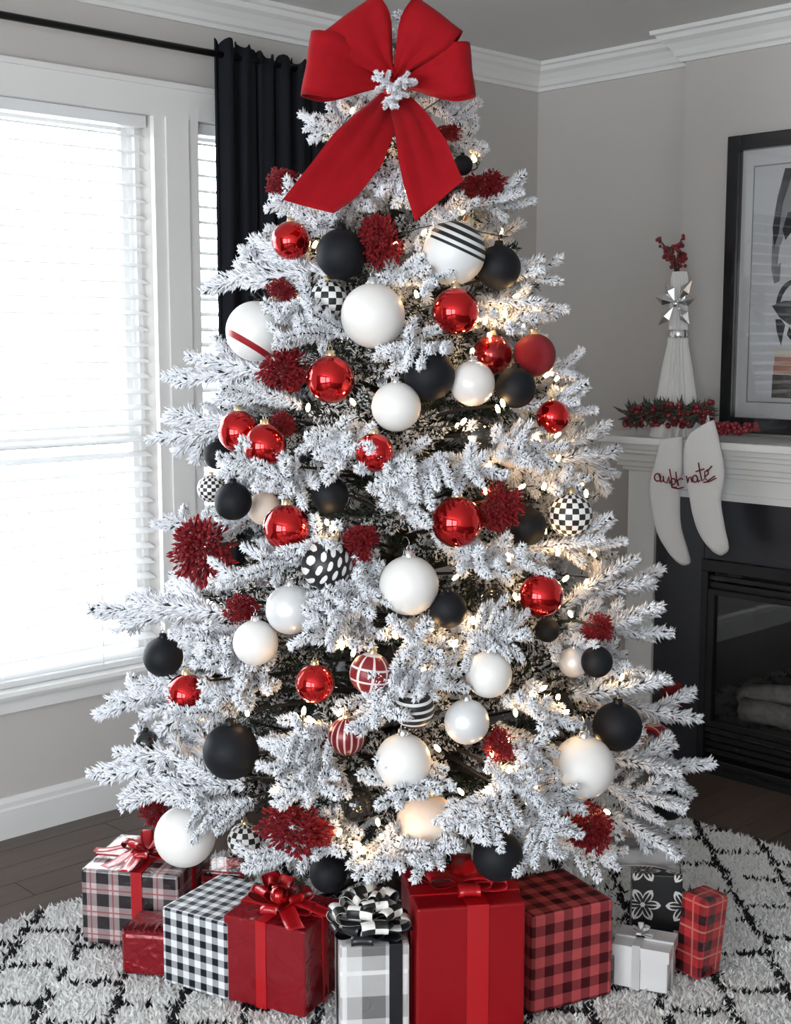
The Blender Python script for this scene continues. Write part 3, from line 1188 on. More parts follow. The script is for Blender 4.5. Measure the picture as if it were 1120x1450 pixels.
def needles(segs, dens, l0, l1, w0, w1, seed, flocked=.86, alpha=(.55, 1.05)):
    """segs: list of (polyline Nx3, start fraction of flock). Returns verts, faces, flock attribute"""
    r = np.random.default_rng(seed)
    VV, AA = [], []
    for pts, in0 in segs:
        pts = np.asarray(pts, float)
        seg = np.diff(pts, axis=0)
        ln = np.linalg.norm(seg, axis=1)
        tot = ln.sum()
        m = max(4, int(tot * dens))
        s = np.sort(r.uniform(0, 1, m)) * tot
        cum = np.concatenate([[0], np.cumsum(ln)])
        ix_ = np.clip(np.searchsorted(cum, s) - 1, 0, len(ln) - 1)
        f = (s - cum[ix_]) / ln[ix_]
        p = pts[ix_] + seg[ix_] * f[:, None]
        t = seg[ix_] / ln[ix_][:, None]
        ref = np.where(np.abs(t[:, 2:3]) > .9, np.array([[1., 0, 0]]), np.array([[0, 0, 1.]]))
        e1 = np.cross(t, ref)
        e1 /= np.linalg.norm(e1, axis=1)[:, None]
        e2 = np.cross(t, e1)
        th = r.uniform(0, 2 * np.pi, m)
        al = r.uniform(alpha[0], alpha[1], m)
        rad = e1 * np.cos(th)[:, None] + e2 * np.sin(th)[:, None]
        d = t * np.cos(al)[:, None] + rad * np.sin(al)[:, None]
        fr = s / tot
        L = r.uniform(l0, l1, m) * (1 - .35 * np.clip((fr - .8) / .2, 0, 1))
        wd_ = r.uniform(w0, w1, m)
        wh = r.uniform(0, 1, m) < flocked
        L = np.where(wh, L, L * .72)
        wd_ = np.where(wh, wd_, wd_ * .8)
        a1 = np.cross(d, t)
        a1 /= np.maximum(np.linalg.norm(a1, axis=1), 1e-6)[:, None]
        a2 = np.cross(d, a1)
        v = np.zeros((m, 7, 3))
        mid = p + d * (L * .62)[:, None]
        for j in range(3):
            an = 2 * np.pi * j / 3
            ring_ = a1 * math.cos(an) + a2 * math.sin(an)
            v[:, j] = p + ring_ * (wd_ * .35)[:, None]
            v[:, 3 + j] = mid + ring_ * wd_[:, None]
        v[:, 6] = p + d * L[:, None] + r.normal(0, .0015, (m, 3))
        white = wh.astype(float)
        white *= np.clip((fr - in0) / .25 + r.uniform(0, .6, m), 0, 1)
        a = np.zeros((m, 7))
        a[:, :3] = (.12 * white)[:, None]
        a[:, 3:6] = (.62 * white + .08)[:, None]
        a[:, 6] = .95 * white + .1
        VV.append(v)
        AA.append(a)
    V = np.concatenate(VV)
    A = np.concatenate(AA)
    n = len(V)
    q = []
    for j in range(3):
        k = (j + 1) % 3
        q += [[j, k, 3 + k], [j, 3 + k, 3 + j], [3 + j, 3 + k, 6]]
    Fc = (np.arange(n) * 7)[:, None, None] + np.array(q)[None]
    return V.reshape(-1, 3), Fc.reshape(-1, 3), A.ravel()


SPRAY_L = 0.30


def spray_mesh(seed, slim=False, flocked=.88):
    """a flocked spray along +x, flattened in z, with a bare woody axis"""
    r = random.Random(seed)
    segs = []
    sag = r.uniform(-.02, .03)

    def mainp(t):
        return np.array([SPRAY_L * t, .012 * math.sin(3 * t + seed), sag * math.sin(math.pi * t) * .6])
    segs.append(([mainp(t) for t in np.linspace(0, 1, 8)], -.1))
    ns = 5 if slim else 8
    side = 1
    for i in range(ns):
        t = .06 + .76 * i / (ns - 1) + r.uniform(-.03, .03)
        p = mainp(t)
        L = min((.060 + .095 * (1 - t) ** .8) * r.uniform(.75, 1.2) * (.75 if slim else 1), (1 - t) * SPRAY_L * .95 + .03)
        a = math.radians(r.uniform(32, 52)) * side
        e = math.radians(r.uniform(-22, 34))
        d = np.array([math.cos(a) * math.cos(e), math.sin(a) * math.cos(e), math.sin(e)])
        bend = np.array([.25, 0, r.uniform(-.25, .15)])
        q = [p + d * L * s + bend * L * s * s * .6 for s in np.linspace(0, 1, 5)]
        segs.append((q, -.1))
        side = -side
    for i in range(2 if slim else 4):
        t = r.uniform(.15, .75)
        p = mainp(t)
        L = r.uniform(.05, .08)
        d = np.array([.65, r.uniform(-.5, .5), r.choice([1, 1, -.7])])
        d /= np.linalg.norm(d)
        segs.append(([p + d * L * s for s in np.linspace(0, 1, 4)], -.1))
    V, Fc, A = needles(segs, 2700, .015, .028, .0020, .0033, seed, flocked=flocked)
    mb = MB()
    for q, _ in segs:
        mb.tube(q, .0028, 4, cap=False)
    base = len(V)
    wv = np.array(mb.v)
    wf = np.array([[f[0], f[1], f[2]] for f in mb.f] + [[f[0], f[2], f[3]] for f in mb.f]) + base
    me = tri_mesh('branch', np.concatenate([V, wv]), np.concatenate([Fc, wf]), dict(flock=np.concatenate([A, np.full(len(wv), .15)])), smooth=True)
    me.materials.append(M['flock'])
    return me


SPRAYS = [spray_mesh(s) for s in range(7)] + [spray_mesh(20 + s, True) for s in range(3)] + [spray_mesh(40 + s, False, .30) for s in range(3)]   # the last three grow inside, where little flock reaches

# ------------------------------------------------------------------ ornaments (x, y, radius in the 1120 x 1450 frame)
BALLS = [
    # matte white
    (528, 447, 45, 'white_ball', 'largest matte white ball high up the tree beneath the black one'),
    (362, 469, 42, 'red_band', 'white ball with one dark red band against the black curtain'),
    (561, 576, 35, 'white_ball', 'matte white ball just below the big charcoal ball'),
    (669, 543, 32, 'pearl_ball', 'pearl white ball with crimped silver cap between two black balls'),
    (579, 829, 43, 'white_ball', 'big creamy white ball in the middle of the tree'),
    (411, 863, 36, 'satin_ball', 'frosted silvery white ball under the dash-patterned ball'),
    (362, 910, 33, 'white_ball', 'white ball hanging below the frosted silvery one'),
    (692, 955, 34, 'white_ball', 'upper of two white balls right of the striped ball'),
    (661, 1022, 33, 'satin_ball', 'lower of two white balls right of the striped ball'),
    (571, 1078, 41, 'white_ball', 'large white ball under the black and white striped ball'),
    (826, 1086, 46, 'white_ball', 'largest white ball low on the fireplace side'),
    (262, 1184, 45, 'white_ball', 'large white ball hanging over the tartan gift'),
    (605, 1168, 46, 'cream_ball', 'cream ball half hidden by flocked branches above the red gifts'),
    (374, 720, 24, 'cream_ball', 'small cream ball tucked behind a shiny red ball'),
    (643, 358, 44, 'stripe_top', 'white ball with black stripes round its top'),
    (812, 938, 22, 'satin_ball', 'small white ball next to a black one on the right'),
    (876, 1190, 27, 'cream_ball', 'cream ball lowest on the right above the snowflake gift'),
    # matte black
    (483, 360, 35, 'black_ball', 'charcoal ball under the left tail of the bow'),
    (706, 379, 31, 'black_ball', 'black ball beside the stripe-topped white ball'),
    (608, 531, 36, 'black_ball', 'big charcoal ball left of the silver-capped pearl ball'),
    (730, 549, 29, 'black_ball', 'black ball right of the silver-capped pearl ball'),
    (330, 710, 27, 'black_ball', 'charcoal ball on the window side above red flowers'),
    (467, 701, 27, 'black_ball', 'charcoal ball peeking from flocking in the upper middle'),
    (635, 863, 27, 'black_ball', 'small black ball beside the big creamy white ball'),
    (231, 930, 29, 'black_ball', 'black ball outermost on the window side by the sill'),
    (327, 1064, 41, 'black_ball', 'largest charcoal ball low on the window side'),
    (874, 1029, 36, 'black_ball', 'largest black ball low on the fireplace side'),
    (705, 1212, 37, 'black_ball', 'lowest black ball hanging over the plain red gift'),
    (746, 745, 28, 'black_ball', 'black ball behind red flowers on the right'),
    (786, 1005, 27, 'black_ball', 'black ball in shadow left of the largest black one'),
    (947, 1138, 24, 'black_ball', 'black ball outermost at the lower right edge'),
    (845, 937, 23, 'black_ball', 'black ball right beside the small white ball'),
    (308, 645, 20, 'black_ball', 'black ball beneath the outer pair of red balls'),
    (465, 1237, 28, 'black_ball', 'dark ball above the checkered gift bow'),
    (655, 234, 14, 'black_ball', 'tiny black ball near the treetop'),
    (775, 892, 18, 'black_ball', 'small black ball directly below a shiny red one'),
    (505, 1138, 26, 'gloss_black_ball', 'glossy dark ball deep among the lower branches'),
    (207, 1052, 19, 'gloss_black_ball', 'small glossy black ball at the lower window side'),
    (700, 856, 25, 'gloss_black_ball', 'glossy black ball in the shade right of centre'),
    (676, 618, 24, 'gloss_black_ball', 'glossy black ball below the pearl ball'),
    # shiny red
    (412, 341, 27, 'red_ball', 'topmost shiny red ball beside the curtain'),
    (645, 441, 33, 'red_ball', 'shiny red ball below the stripe-topped white ball'),
    (468, 537, 34, 'red_ball', 'shiny red ball below the largest white ball'),
    (338, 611, 30, 'red_ball', 'outer one of the touching pair of red balls'),
    (375, 631, 31, 'red_ball', 'inner one of the touching pair of red balls'),
    (530, 641, 28, 'red_ball', 'shiny red ball half buried in flocking under a white ball'),
    (406, 747, 34, 'red_ball', 'shiny red ball in front of the small cream ball'),
    (647, 739, 37, 'red_ball', 'largest shiny red ball above the big creamy white ball'),
    (766, 843, 32, 'red_ball', 'shiny red ball on the right above a small black one'),
    (446, 968, 29, 'red_ball', 'shiny red ball left of the red lined ball'),
    (264, 983, 30, 'red_ball', 'shiny red ball lowest on the window side'),
    (783, 590, 24, 'red_ball', 'small red ball outermost on the right'),
    (697, 502, 28, 'dark_red_ball', 'deep red ball behind the pearl ball'),
    (724, 640, 23, 'split_ball', 'pale ball with deep red side in warm light'),
    (757, 503, 30, 'glitter', 'glittery red ball outermost on the upper right'),
    (524, 953, 30, 'red_lines', 'dark red ball crossed by white lines'),
    (491, 1042, 28, 'red_vertical', 'dark red ball with thin vertical white stripes'),
    (926, 1047, 25, 'plaid_ball', 'red plaid ball behind the largest black ball'),
    (463, 800, 37, 'dashes', 'black ball with white dashes in the middle left'),
    (808, 729, 32, 'check_ball', 'black and white checked ball on the fireplace side'),
    (586, 1003, 30, 'bw_stripes', 'black ball with white horizontal stripes'),
    (465, 425, 28, 'lattice_ball', 'black and white lattice ball left of the largest white one'),
    (347, 1190, 26, 'lattice_ball', 'black and white lattice ball low behind red flowers'),
    (299, 692, 20, 'check_ball', 'small checked ball at the window side edge'),
]
GROUP = {'white_ball': 'white tree balls', 'pearl_ball': 'white tree balls', 'satin_ball': 'white tree balls', 'cream_ball': 'white tree balls',
         'black_ball': 'black tree balls', 'gloss_black_ball': 'black tree balls', 'red_ball': 'red tree balls', 'dark_red_ball': 'red tree balls', 'glitter': 'red tree balls'}
ball_me = {}


def ball_mesh(mat):
    if mat not in ball_me:
        me = MB().sphere((0, 0, 0), 1.0, 32, 20).mesh('ball')
        me.materials.append(M[mat])
        ball_me[mat] = me
    return ball_me[mat]


mb = MB()
rm = [(0.0, 1.20), (.15, 1.20), (.19, 1.18), (.20, .98)]
vs, fs = [], []
nn = 20
mb.lathe(list(reversed(rm)), nn)
for j in range(10):       # crimped skirt
    a = 2 * math.pi * j / 10
    mb.sphere((.20 * math.cos(a), .20 * math.sin(a), 1.0), .035, 6, 4)
cap_me = {}
for cm in ('gold', 'silver', 'black_metal'):
    me = mb.mesh('cap')
    me.materials.append(M[cm])
    cap_me[cm] = me
ring_mb = MB().tube([(.09 * math.cos(a), 0, 1.27 + .09 * math.sin(a)) for a in np.linspace(0, 2 * math.pi, 13)[:-1]], .018, 5, closed=True)
ring_mb.tube([(0, 0, 1.34), (.03, .02, 1.46), (.0, .10, 1.60), (-.02, .26, 1.62), (-.02, .34, 1.50)], .012, 4)
ring_me = {}
for cm in ('gold', 'silver', 'black_metal'):
    me = ring_mb.mesh('hanger')
    me.materials.append(M[cm])
    ring_me[cm] = me

DEEP = {(374, 720): .80, (812, 938): .86, (876, 1190): .84, (505, 1138): .80, (700, 856): .84, (676, 618): .84, (697, 502): .82, (746, 745): .86, (786, 1005): .86,
        (605, 1168): .84, (465, 425): .86, (347, 1190): .84, (465, 1237): .72, (775, 892): .86, (308, 645): .9, (926, 1047): .9, (467, 701): .9, (724, 640): .9}
orn = []            # (px, py, pr, depth along the view, centre, radius) for keeping branches out of the way
for i, (x, y, r, mat, label) in enumerate(BALLS):
    k = DEEP.get((x, y), .97)
    P, t = hit(x, y, k)
    R = r * t / F_PX
    P = P + np.array([0, 0, 0])
    orn.append((x, y, r, t, P, R, k))
    root = empty('tree_ball', P, random.uniform(-.5, .5) if mat not in ('split_ball', 'dashes') else 0)
    tilt = {'red_band': (.45, .45), 'bw_stripes': (.08, -.12), 'stripe_top': (.35, .25), 'dashes': (.2, .3), 'red_lines': (.1, .1)}.get(mat)
    if tilt:
        root.rotation_euler = (tilt[0], tilt[1], random.uniform(-.4, .4))
        if mat == 'red_band':
            nrm = Vector(UP * .85 + RIGHT * .50 + FWD * .12).normalized()
            root.rotation_euler = nrm.to_track_quat('Z', 'Y').to_euler()
    tag(root, label, 'ornament', GROUP.get(mat, 'patterned tree balls'))
    S = Matrix.Scale(R, 4)
    link('ball', ball_mesh(mat), None, root, S)
    cm = 'silver' if mat in ('pearl_ball', 'satin_ball') else ('black_metal' if mat in ('black_ball', 'gloss_black_ball') else 'gold')
    if mat == 'white_ball':
        cm = 'silver'
    link('cap', cap_me[cm], None, root, S)
    link('hanger', ring_me[cm], None, root, S)

# ------------------------------------------------------------------ glitter flower picks
FLOWERS = [
    (399, 260, 26, 24, 'small red glitter flower tuft beside the left bow tail'),
    (684, 262, 36, 24, 'red glitter flower beside the right bow tail'),
    (540, 340, 36, 42, 'red glitter flower between the bow tails'),
    (397, 412, 24, 18, 'red glitter tuft above the white ball with red band'),
    (404, 523, 46, 34, 'wide red glitter flower left of a shiny red ball'),
    (288, 778, 58, 48, 'largest pinkish red flower spray spreading toward the window'),
    (341, 864, 28, 26, 'red glitter tuft beside the frosted white ball'),
    (512, 769, 30, 32, 'red glitter flower right of the dash-patterned ball'),
    (706, 718, 40, 38, 'red glitter flower right of the largest shiny red ball'),
    (846, 889, 27, 25, 'red glitter flower on the outer right branches'),
    (709, 1054, 29, 28, 'red glitter flower right of the lower white ball'),
    (418, 1176, 62, 38, 'widest red glitter flower low above the foil gift'),
    (836, 1172, 36, 44, 'dark red glitter flower low on the right'),
    (216, 1150, 24, 24, 'red glitter tuft above the tartan gift'),
    (953, 984, 22, 20, 'red glitter flower against the black fireplace'),
    (398, 602, 22, 22, 'dark red tuft behind the pair of red balls'),
    (637, 188, 24, 12, 'dark red tuft near the treetop'),
]


def flower_mesh(seed, n=800):
    r = np.random.default_rng(seed)
    V, Fc = [], []
    for i in range(n):
        z = r.uniform(-.75, 1)
        a = r.uniform(0, 2 * np.pi)
        d = np.array([math.sqrt(1 - z * z) * math.cos(a), math.sqrt(1 - z * z) * math.sin(a), z])
        e = np.cross(d, r.normal(size=3))
        e /= np.linalg.norm(e)
        g = np.cross(d, e)
        base = d * (r.uniform(.25, .80) + .10 * math.sin(d[0] * 7 + seed) * math.cos(d[2] * 6))
        L = r.uniform(.14, .30)
        w = r.uniform(.045, .08)
        tipd = d + e * r.uniform(-.35, .35) + g * r.uniform(-.35, .35)
        tip = base + tipd * L
        mid = (base + tip) / 2 + d * .03
        k = len(V)
        V += [base, mid + e * w, tip, mid - e * w, mid + g * .05, mid - g * .05]
        Fc += [[k, k + 1, k + 4], [k + 1, k + 2, k + 4], [k + 2, k + 3, k + 4], [k + 3, k, k + 4],
               [k, k + 5, k + 1], [k + 1, k + 5, k + 2], [k + 2, k + 5, k + 3], [k + 3, k + 5, k]]
    me = tri_mesh('petals', np.array(V), np.array(Fc))
    me.materials.append(M['glitter'])
    return me


FM = [flower_mesh(s) for s in (1, 2, 3)]
toC = Matrix(((RIGHT[0], FWD[0], 0, 0), (RIGHT[1], FWD[1], 0, 0), (0, 0, 1, 0), (0, 0, 0, 1)))
for i, (x, y, a, b, label) in enumerate(FLOWERS):
    k = .96 if (x, y) != (398, 602) else .86
    P, t = hit(x, y, k)
    sx, sz = a * t / F_PX, b * t / F_PX
    orn.append((x, y, max(a, b) * .9, t, P, max(sx, sz), k))
    root = empty('flower_pick', P)
    tag(root, label, 'flower', 'red glitter flower picks')
    rot = Matrix.Rotation(random.uniform(0, 6.28), 4, 'Y')
    m4 = toC @ Matrix.Diagonal((sx, (sx + sz) / 2, sz, 1)) @ rot
    tag(link('petals', FM[i % 3], None, root, m4), kind='stuff')
    inw = Vector((TC[0] - P[0], TC[1] - P[1], -.02)).normalized() * .12
    MB().tube([(0, 0, 0), inw * .5 + Vector((0, 0, .01)), inw], .004, 5).obj('stem', 'stem_green', root)

# ------------------------------------------------------------------ branches of the tree
# sprays seen in the photograph: inner end and tip, and how deep they lie in the crown
SPR = [
    # left outline
    (470, 385, 316, 396, 1.0), (420, 350, 352, 352, 1.0), (430, 200, 432, 182, 1.0), (440, 285, 388, 282, 1.02), (480, 440, 385, 452, 1.05), (500, 470, 380, 492, 1.07),
    (420, 535, 278, 528, 1.0), (430, 575, 312, 572, 1.04), (370, 605, 250, 615, 1.0), (430, 660, 300, 672, 1.06), (480, 680, 380, 692, 1.08),
    (330, 770, 240, 735, .98), (440, 790, 300, 830, 1.06), (500, 800, 420, 780, 1.07), (330, 870, 156, 892, 1.0), (340, 905, 262, 905, 1.05), (400, 985, 300, 1005, 1.06), (390, 930, 290, 945, 1.03),
    (300, 985, 166, 990, 1.0), (340, 1010, 228, 1012, 1.06), (330, 1075, 166, 1078, 1.0), (350, 1110, 180, 1110, 1.03), (360, 1130, 250, 1142, 1.06), (300, 960, 180, 1005, .99),
    (480, 1085, 372, 1090, 1.06), (470, 1060, 430, 1135, 1.08), (480, 1200, 335, 1230, 1.02), (480, 1030, 380, 1065, 1.08), (520, 1200, 440, 1215, 1.0),
    # right outline
    (650, 190, 690, 205, 1.0), (640, 160, 678, 168, 1.02), (650, 290, 742, 292, 1.0), (600, 350, 645, 300, 1.05), (680, 395, 782, 388, 1.0), (670, 435, 790, 438, 1.0), (660, 470, 745, 468, 1.05),
    (640, 490, 552, 492, 1.06), (720, 540, 812, 522, .98), (720, 570, 832, 585, 1.0), (690, 610, 800, 640, 1.03), (700, 650, 745, 655, 1.07), (720, 660, 880, 672, 1.0), (760, 640, 860, 650, .98),
    (620, 640, 560, 690, 1.08), (650, 640, 690, 690, 1.08), (740, 775, 872, 770, 1.0), (660, 790, 755, 800, 1.07), (620, 780, 690, 815, 1.07), (790, 860, 915, 826, .98), (800, 890, 932, 905, 1.0), (760, 905, 860, 915, .98),
    (650, 900, 760, 900, 1.05), (600, 930, 570, 985, 1.06), (560, 940, 640, 975, 1.08), (800, 980, 965, 1020, 1.0), (820, 960, 900, 950, 1.0), (700, 990, 790, 1040, 1.07), (720, 1030, 770, 1075, 1.05), (850, 1080, 972, 1085, 1.0), (850, 1110, 960, 1130, 1.02), (840, 1140, 955, 1185, .98),
    # front, middle
    (500, 700, 545, 660, 1.06), (500, 690, 570, 720, 1.06), (560, 250, 535, 275, 1.06), (555, 230, 575, 268, 1.05), (560, 290, 480, 300, 1.04), (540, 845, 415, 910, 1.08), (530, 830, 480, 860, 1.08), (540, 800, 510, 850, 1.05),
    (560, 1000, 525, 1030, 1.08), (640, 1100, 580, 1130, 1.07), (700, 1100, 660, 1180, 1.08), (740, 1120, 800, 1215, 1.08), (690, 1080, 780, 1140, 1.08), (620, 1180, 560, 1235, 1.06), (600, 1160, 620, 1235, 1.05), (700, 1180, 760, 1230, 1.04),
    (620, 1100, 560, 1145, 1.05), (770, 1060, 800, 1150, 1.05), (840, 1200, 880, 1230, 1.0), (580, 870, 600, 930, 1.05), (650, 890, 700, 920, 1.05), (760, 700, 820, 690, 1.02), (560, 470, 580, 505, 1.03), (430, 880, 470, 920, 1.0),
    (430, 600, 470, 620, 1.04), (450, 640, 490, 660, 1.05), (590, 380, 620, 400, 1.04), (530, 380, 570, 400, 1.02), (470, 330, 440, 320, 1.02), (440, 420, 400, 440, 1.04),
]
stems = MB()
nbr = 0


def add_branch(I, T, mesh_i, roll):
    global nbr
    I, T = Vector(I), Vector(T)
    d = (T - I)
    L = d.length
    xq = d.normalized()
    zq = Vector((0, 0, 1))
    zq = (zq - xq * zq.dot(xq)).normalized()
    yq = zq.cross(xq)
    R = Matrix((xq, yq, zq)).transposed().to_4x4()
    R = R @ Matrix.Rotation(roll, 4, 'X')
    s = L / SPRAY_L
    Mx = Matrix.Translation(I) @ R @ Matrix.Diagonal((s, max(.85, min(1.2, s * 1.1)) if s > .4 else .4, max(.9, min(1.25, s * 1.1)) if s > .4 else .4, 1))
    link('branch', SPRAYS[mesh_i], None, tree, tinv @ Mx)
    ax = Vector((TC[0], TC[1], max(.2, min(2.25, I.z - .04 - .1 * math.hypot(I.x - TC[0], I.y - TC[1])))))
    if (I - ax).length > .03:
        stems.tube([ax, ax.lerp(I, .6) + Vector((0, 0, .01)), I + d * .1], [.006, .005, .003], 5, cap=False)
    nbr += 1


BR_PTS = []
for i, (ix_, iy_, tx, ty, k) in enumerate(SPR):
    T, tt = hit(tx, ty, k * 1.0)
    I, ti = hit(ix_, iy_, k * .84)
    T = I + (T - I) * .94
    L = np.linalg.norm(T - I)
    if L < .16:
        c = np.array([TC[0], TC[1], I[2] + .03])
        v = c - T
        I = T + v / np.linalg.norm(v) * .22
    add_branch(I, T, (7 + i % 3) if L > .34 and i % 2 else i % 7, random.uniform(-.5, .5))

ornx = np.array([[o_[0], o_[1], o_[2], o_[3]] for o_ in orn])


def blocked(P, margin):
    """how many sample points stand in front of an ornament"""
    u, v, g = project(P)
    c = 0
    for (x, y, r, t) in ornx:
        c += int(np.sum((np.hypot(u - x, v - y) < r * .80 + margin) & (g < t + .03)))
    return c


camdir = math.atan2(-FWD[1], -FWD[0])
zs = []
tiers = 17
for ti in range(tiers):
    z = .45 + (2.20 - .45) * (ti / (tiers - 1)) ** 1.02
    r = float(crown_r(z))
    nb = max(4, int(round(2 * math.pi * r / .245)))
    off = random.uniform(0, 6.28)
    for j in range(nb):
        best = None
        a0 = off + 2 * math.pi * j / nb
        front = math.cos(a0 - camdir)
        if front > .0 and (j + ti) % 5 in (1, 3):
            continue          # the named sprays fill these places
        tries = 10 if front > -.35 else 1
        for q in range(tries):
            a = a0 + random.uniform(-.22, .22) * (1 + .5 * q / 5)
            kk = random.uniform(.78, .92) - .03 * q * .6
            zt = max(.44, z + random.uniform(-.05, .05))
            rt = float(crown_r(zt)) * kk
            L = min(rt * .85, random.uniform(.22, .32))
            T = np.array([TC[0] + rt * math.cos(a), TC[1] + rt * math.sin(a), zt])
            a2 = a + random.uniform(-.25, .25)
            I = np.array([TC[0] + (rt - L) * math.cos(a2), TC[1] + (rt - L) * math.sin(a2), zt + random.uniform(-.02, .07)])
            S = I[None] + (T - I)[None] * np.linspace(.1, 1.0, 8)[:, None]
            b = blocked(S, 9) if front > -.35 else 0
            if best is None or b < best[0]:
                best = (b, I, T)
            if b == 0:
                break
        if best[0] > 2:
            # pull the branch back behind the ornaments
            _, I, T = best
            c = np.array([TC[0], TC[1], T[2]])
            T = c + (T - c) * .72
            I = c + (I - c) * .6
            best = (0, I, T)
            add_branch(best[1], best[2], 10 + j % 3, random.uniform(-.6, .6))
            continue
        inner = front > .4 or (front > .1 and (j + ti) % 5 in (0, 2))
        if inner:
            c = np.array([TC[0], TC[1], best[2][2]])
            best = (0, c + (best[1] - c) * .7, c + (best[2] - c) * .84)
        add_branch(best[1], best[2], 10 + j % 3 if inner else random.randrange(10), random.uniform(-.6, .6))
for j in range(5):     # treetop twigs
    a = 2 * math.pi * j / 5
    add_branch((TC[0], TC[1], 2.16), (TC[0] + .06 * math.cos(a), TC[1] + .06 * math.sin(a), 2.40), j, 0)
o = stems.obj('branch_stems', 'bark', tree, tinv)
tag(o, kind='stuff')

# unflocked inner foliage
segs = []
for i in range(480):
    z = rng.uniform(.32, 2.1)
    a = rng.uniform(0, 2 * np.pi)
    cr_ = float(crown_r(z))
    r = cr_ * rng.uniform(.15, .55)
    p = np.array([TC[0] + r * math.cos(a), TC[1] + r * math.sin(a), z])
    d = np.array([math.cos(a + rng.uniform(-.9, .9)), math.sin(a + rng.uniform(-.9, .9)), rng.uniform(-.5, .4)])
    d /= np.linalg.norm(d)
    segs.append(([p + d * s for s in np.linspace(0, min(.18, cr_ * .32), 4)], 2.0))
V, Fc, A = needles(segs, 520, .03, .045, .0016, .0024, 99, flocked=0)
me = tri_mesh('inner_needles', V, Fc, None, True)
tag(link('inner_needles', me, 'needle', tree, tinv), kind='stuff')

# ------------------------------------------------------------------ string of fairy lights
BULB_PX = [(555, 183), (566, 186), (590, 418), (655, 300), (640, 305), (700, 440), (757, 440), (715, 445), (436, 578), (705, 580), (712, 572), (770, 690), (738, 690), (790, 650), (463, 740), (470, 748), (484, 915),
           (643, 912), (768, 975), (755, 985), (790, 988), (420, 1015), (440, 1020), (430, 1008), (750, 1100), (756, 1117), (810, 1139), (507, 1195), (535, 1165), (697, 1068), (726, 880), (808, 870), (790, 783),
           (500, 440), (575, 270), (560, 345), (600, 330), (520, 430), (740, 460), (500, 570), (690, 660), (760, 620), (830, 700), (720, 790), (800, 820), (560, 900), (610, 890), (540, 1010), (480, 1010), (620, 1060),
           (690, 1120), (720, 1090), (540, 1185), (515, 1205), (840, 1120), (860, 1150), (880, 960), (800, 1010), (730, 1010), (670, 880), (430, 950), (500, 925), (600, 950), (350, 1010), (390, 1120), (480, 1180), (660, 380), (730, 420)]
root = empty('string_lights', (TC[0], TC[1], .3))
tag(root, 'string of tiny warm lights wound through the tree', 'string lights')
sinv = Matrix.Translation(-Vector(root.location))
pts = []
turns, m = 11, 330
for i in range(m):
    t = i / (m - 1)
    z = .50 + 1.72 * t
    a = 2 * math.pi * turns * t
    r = float(crown_r(z)) * (.80 + .05 * math.sin(i * 1.7))
    pts.append((TC[0] + r * math.cos(a), TC[1] + r * math.sin(a), z + .02 * math.sin(i * .9)))
MB().tube(pts, .0014, 4).obj('wire', 'stem_green', root, sinv)
bm_ = MB().lathe([(0.0, -.009), (.0030, -.007), (.0050, 0), (.0042, .007), (.0018, .011), (0, .012)], 8).mesh('bulb')
bm_.materials.append(M['bulb'])
sock = MB().lathe([(0, -.018), (.003, -.018), (.0032, -.007), (0, -.007)], 6).mesh('socket')
sock.materials.append(M['stem_green'])
bulbs = [hit(x, y, .96)[0] for (x, y) in BULB_PX]
for i in range(34):
    yb = random.uniform(430, 1150)
    bulbs.append(hit(random.uniform(640, 640 + .32 * (yb - 60)), yb, random.uniform(.84, .93))[0])
for i in range(0, m, 5):
    bulbs.append(np.array(pts[i]))
for P in bulbs:
    rot = Matrix.Rotation(random.uniform(-.9, .9), 4, 'X') @ Matrix.Rotation(random.uniform(-.9, .9), 4, 'Y')
    b = link('bulb', bm_, None, root, sinv @ Matrix.Translation(Vector(P)) @ rot)
    link('socket', sock, None, b)

# ------------------------------------------------------------------ ribbons and bows


def ribbon_mesh(pts_rows, thick=.0015):
    """pts_rows: rows of points across the ribbon; solidified strip with uv (across 0..1, along 0..1)"""
    R = [np.array(r_, float) for r_ in pts_rows]
    n, m = len(R), len(R[0])
    G = np.array(R)
    du = np.gradient(G, axis=0)
    dv = np.gradient(G, axis=1)
    N = np.cross(du, dv)
    N /= np.maximum(np.linalg.norm(N, axis=2), 1e-9)[..., None]
    vs = [p for r_ in (G + N * thick / 2) for p in r_] + [p for r_ in (G - N * thick / 2) for p in r_]
    k = n * m
    fs, uv = [], []
    for i in range(n - 1):
        for j in range(m - 1):
            a = i * m + j
            c4 = [(j / (m - 1), i / (n - 1)), ((j + 1) / (m - 1), i / (n - 1)), ((j + 1) / (m - 1), (i + 1) / (n - 1)), (j / (m - 1), (i + 1) / (n - 1))]
            fs.append((a, a + 1, a + m + 1, a + m))
            uv.append(c4)
            fs.append((k + a, k + a + m, k + a + m + 1, k + a + 1))
            uv.append([c4[0], c4[3], c4[2], c4[1]])
    for i in range(n - 1):
        for j in (0, m - 1):
            a = i * m + j
            fs.append((a, a + m, k + a + m, k + a))
            uv.append([(j / (m - 1), 0)] * 4)
    for i in (0, n - 1):
        for j in range(m - 1):
            a = i * m + j
            fs.append((a, a + 1, k + a + 1, k + a))
            uv.append([(0, 0)] * 4)
    return MB().add(vs, fs, True, uv)


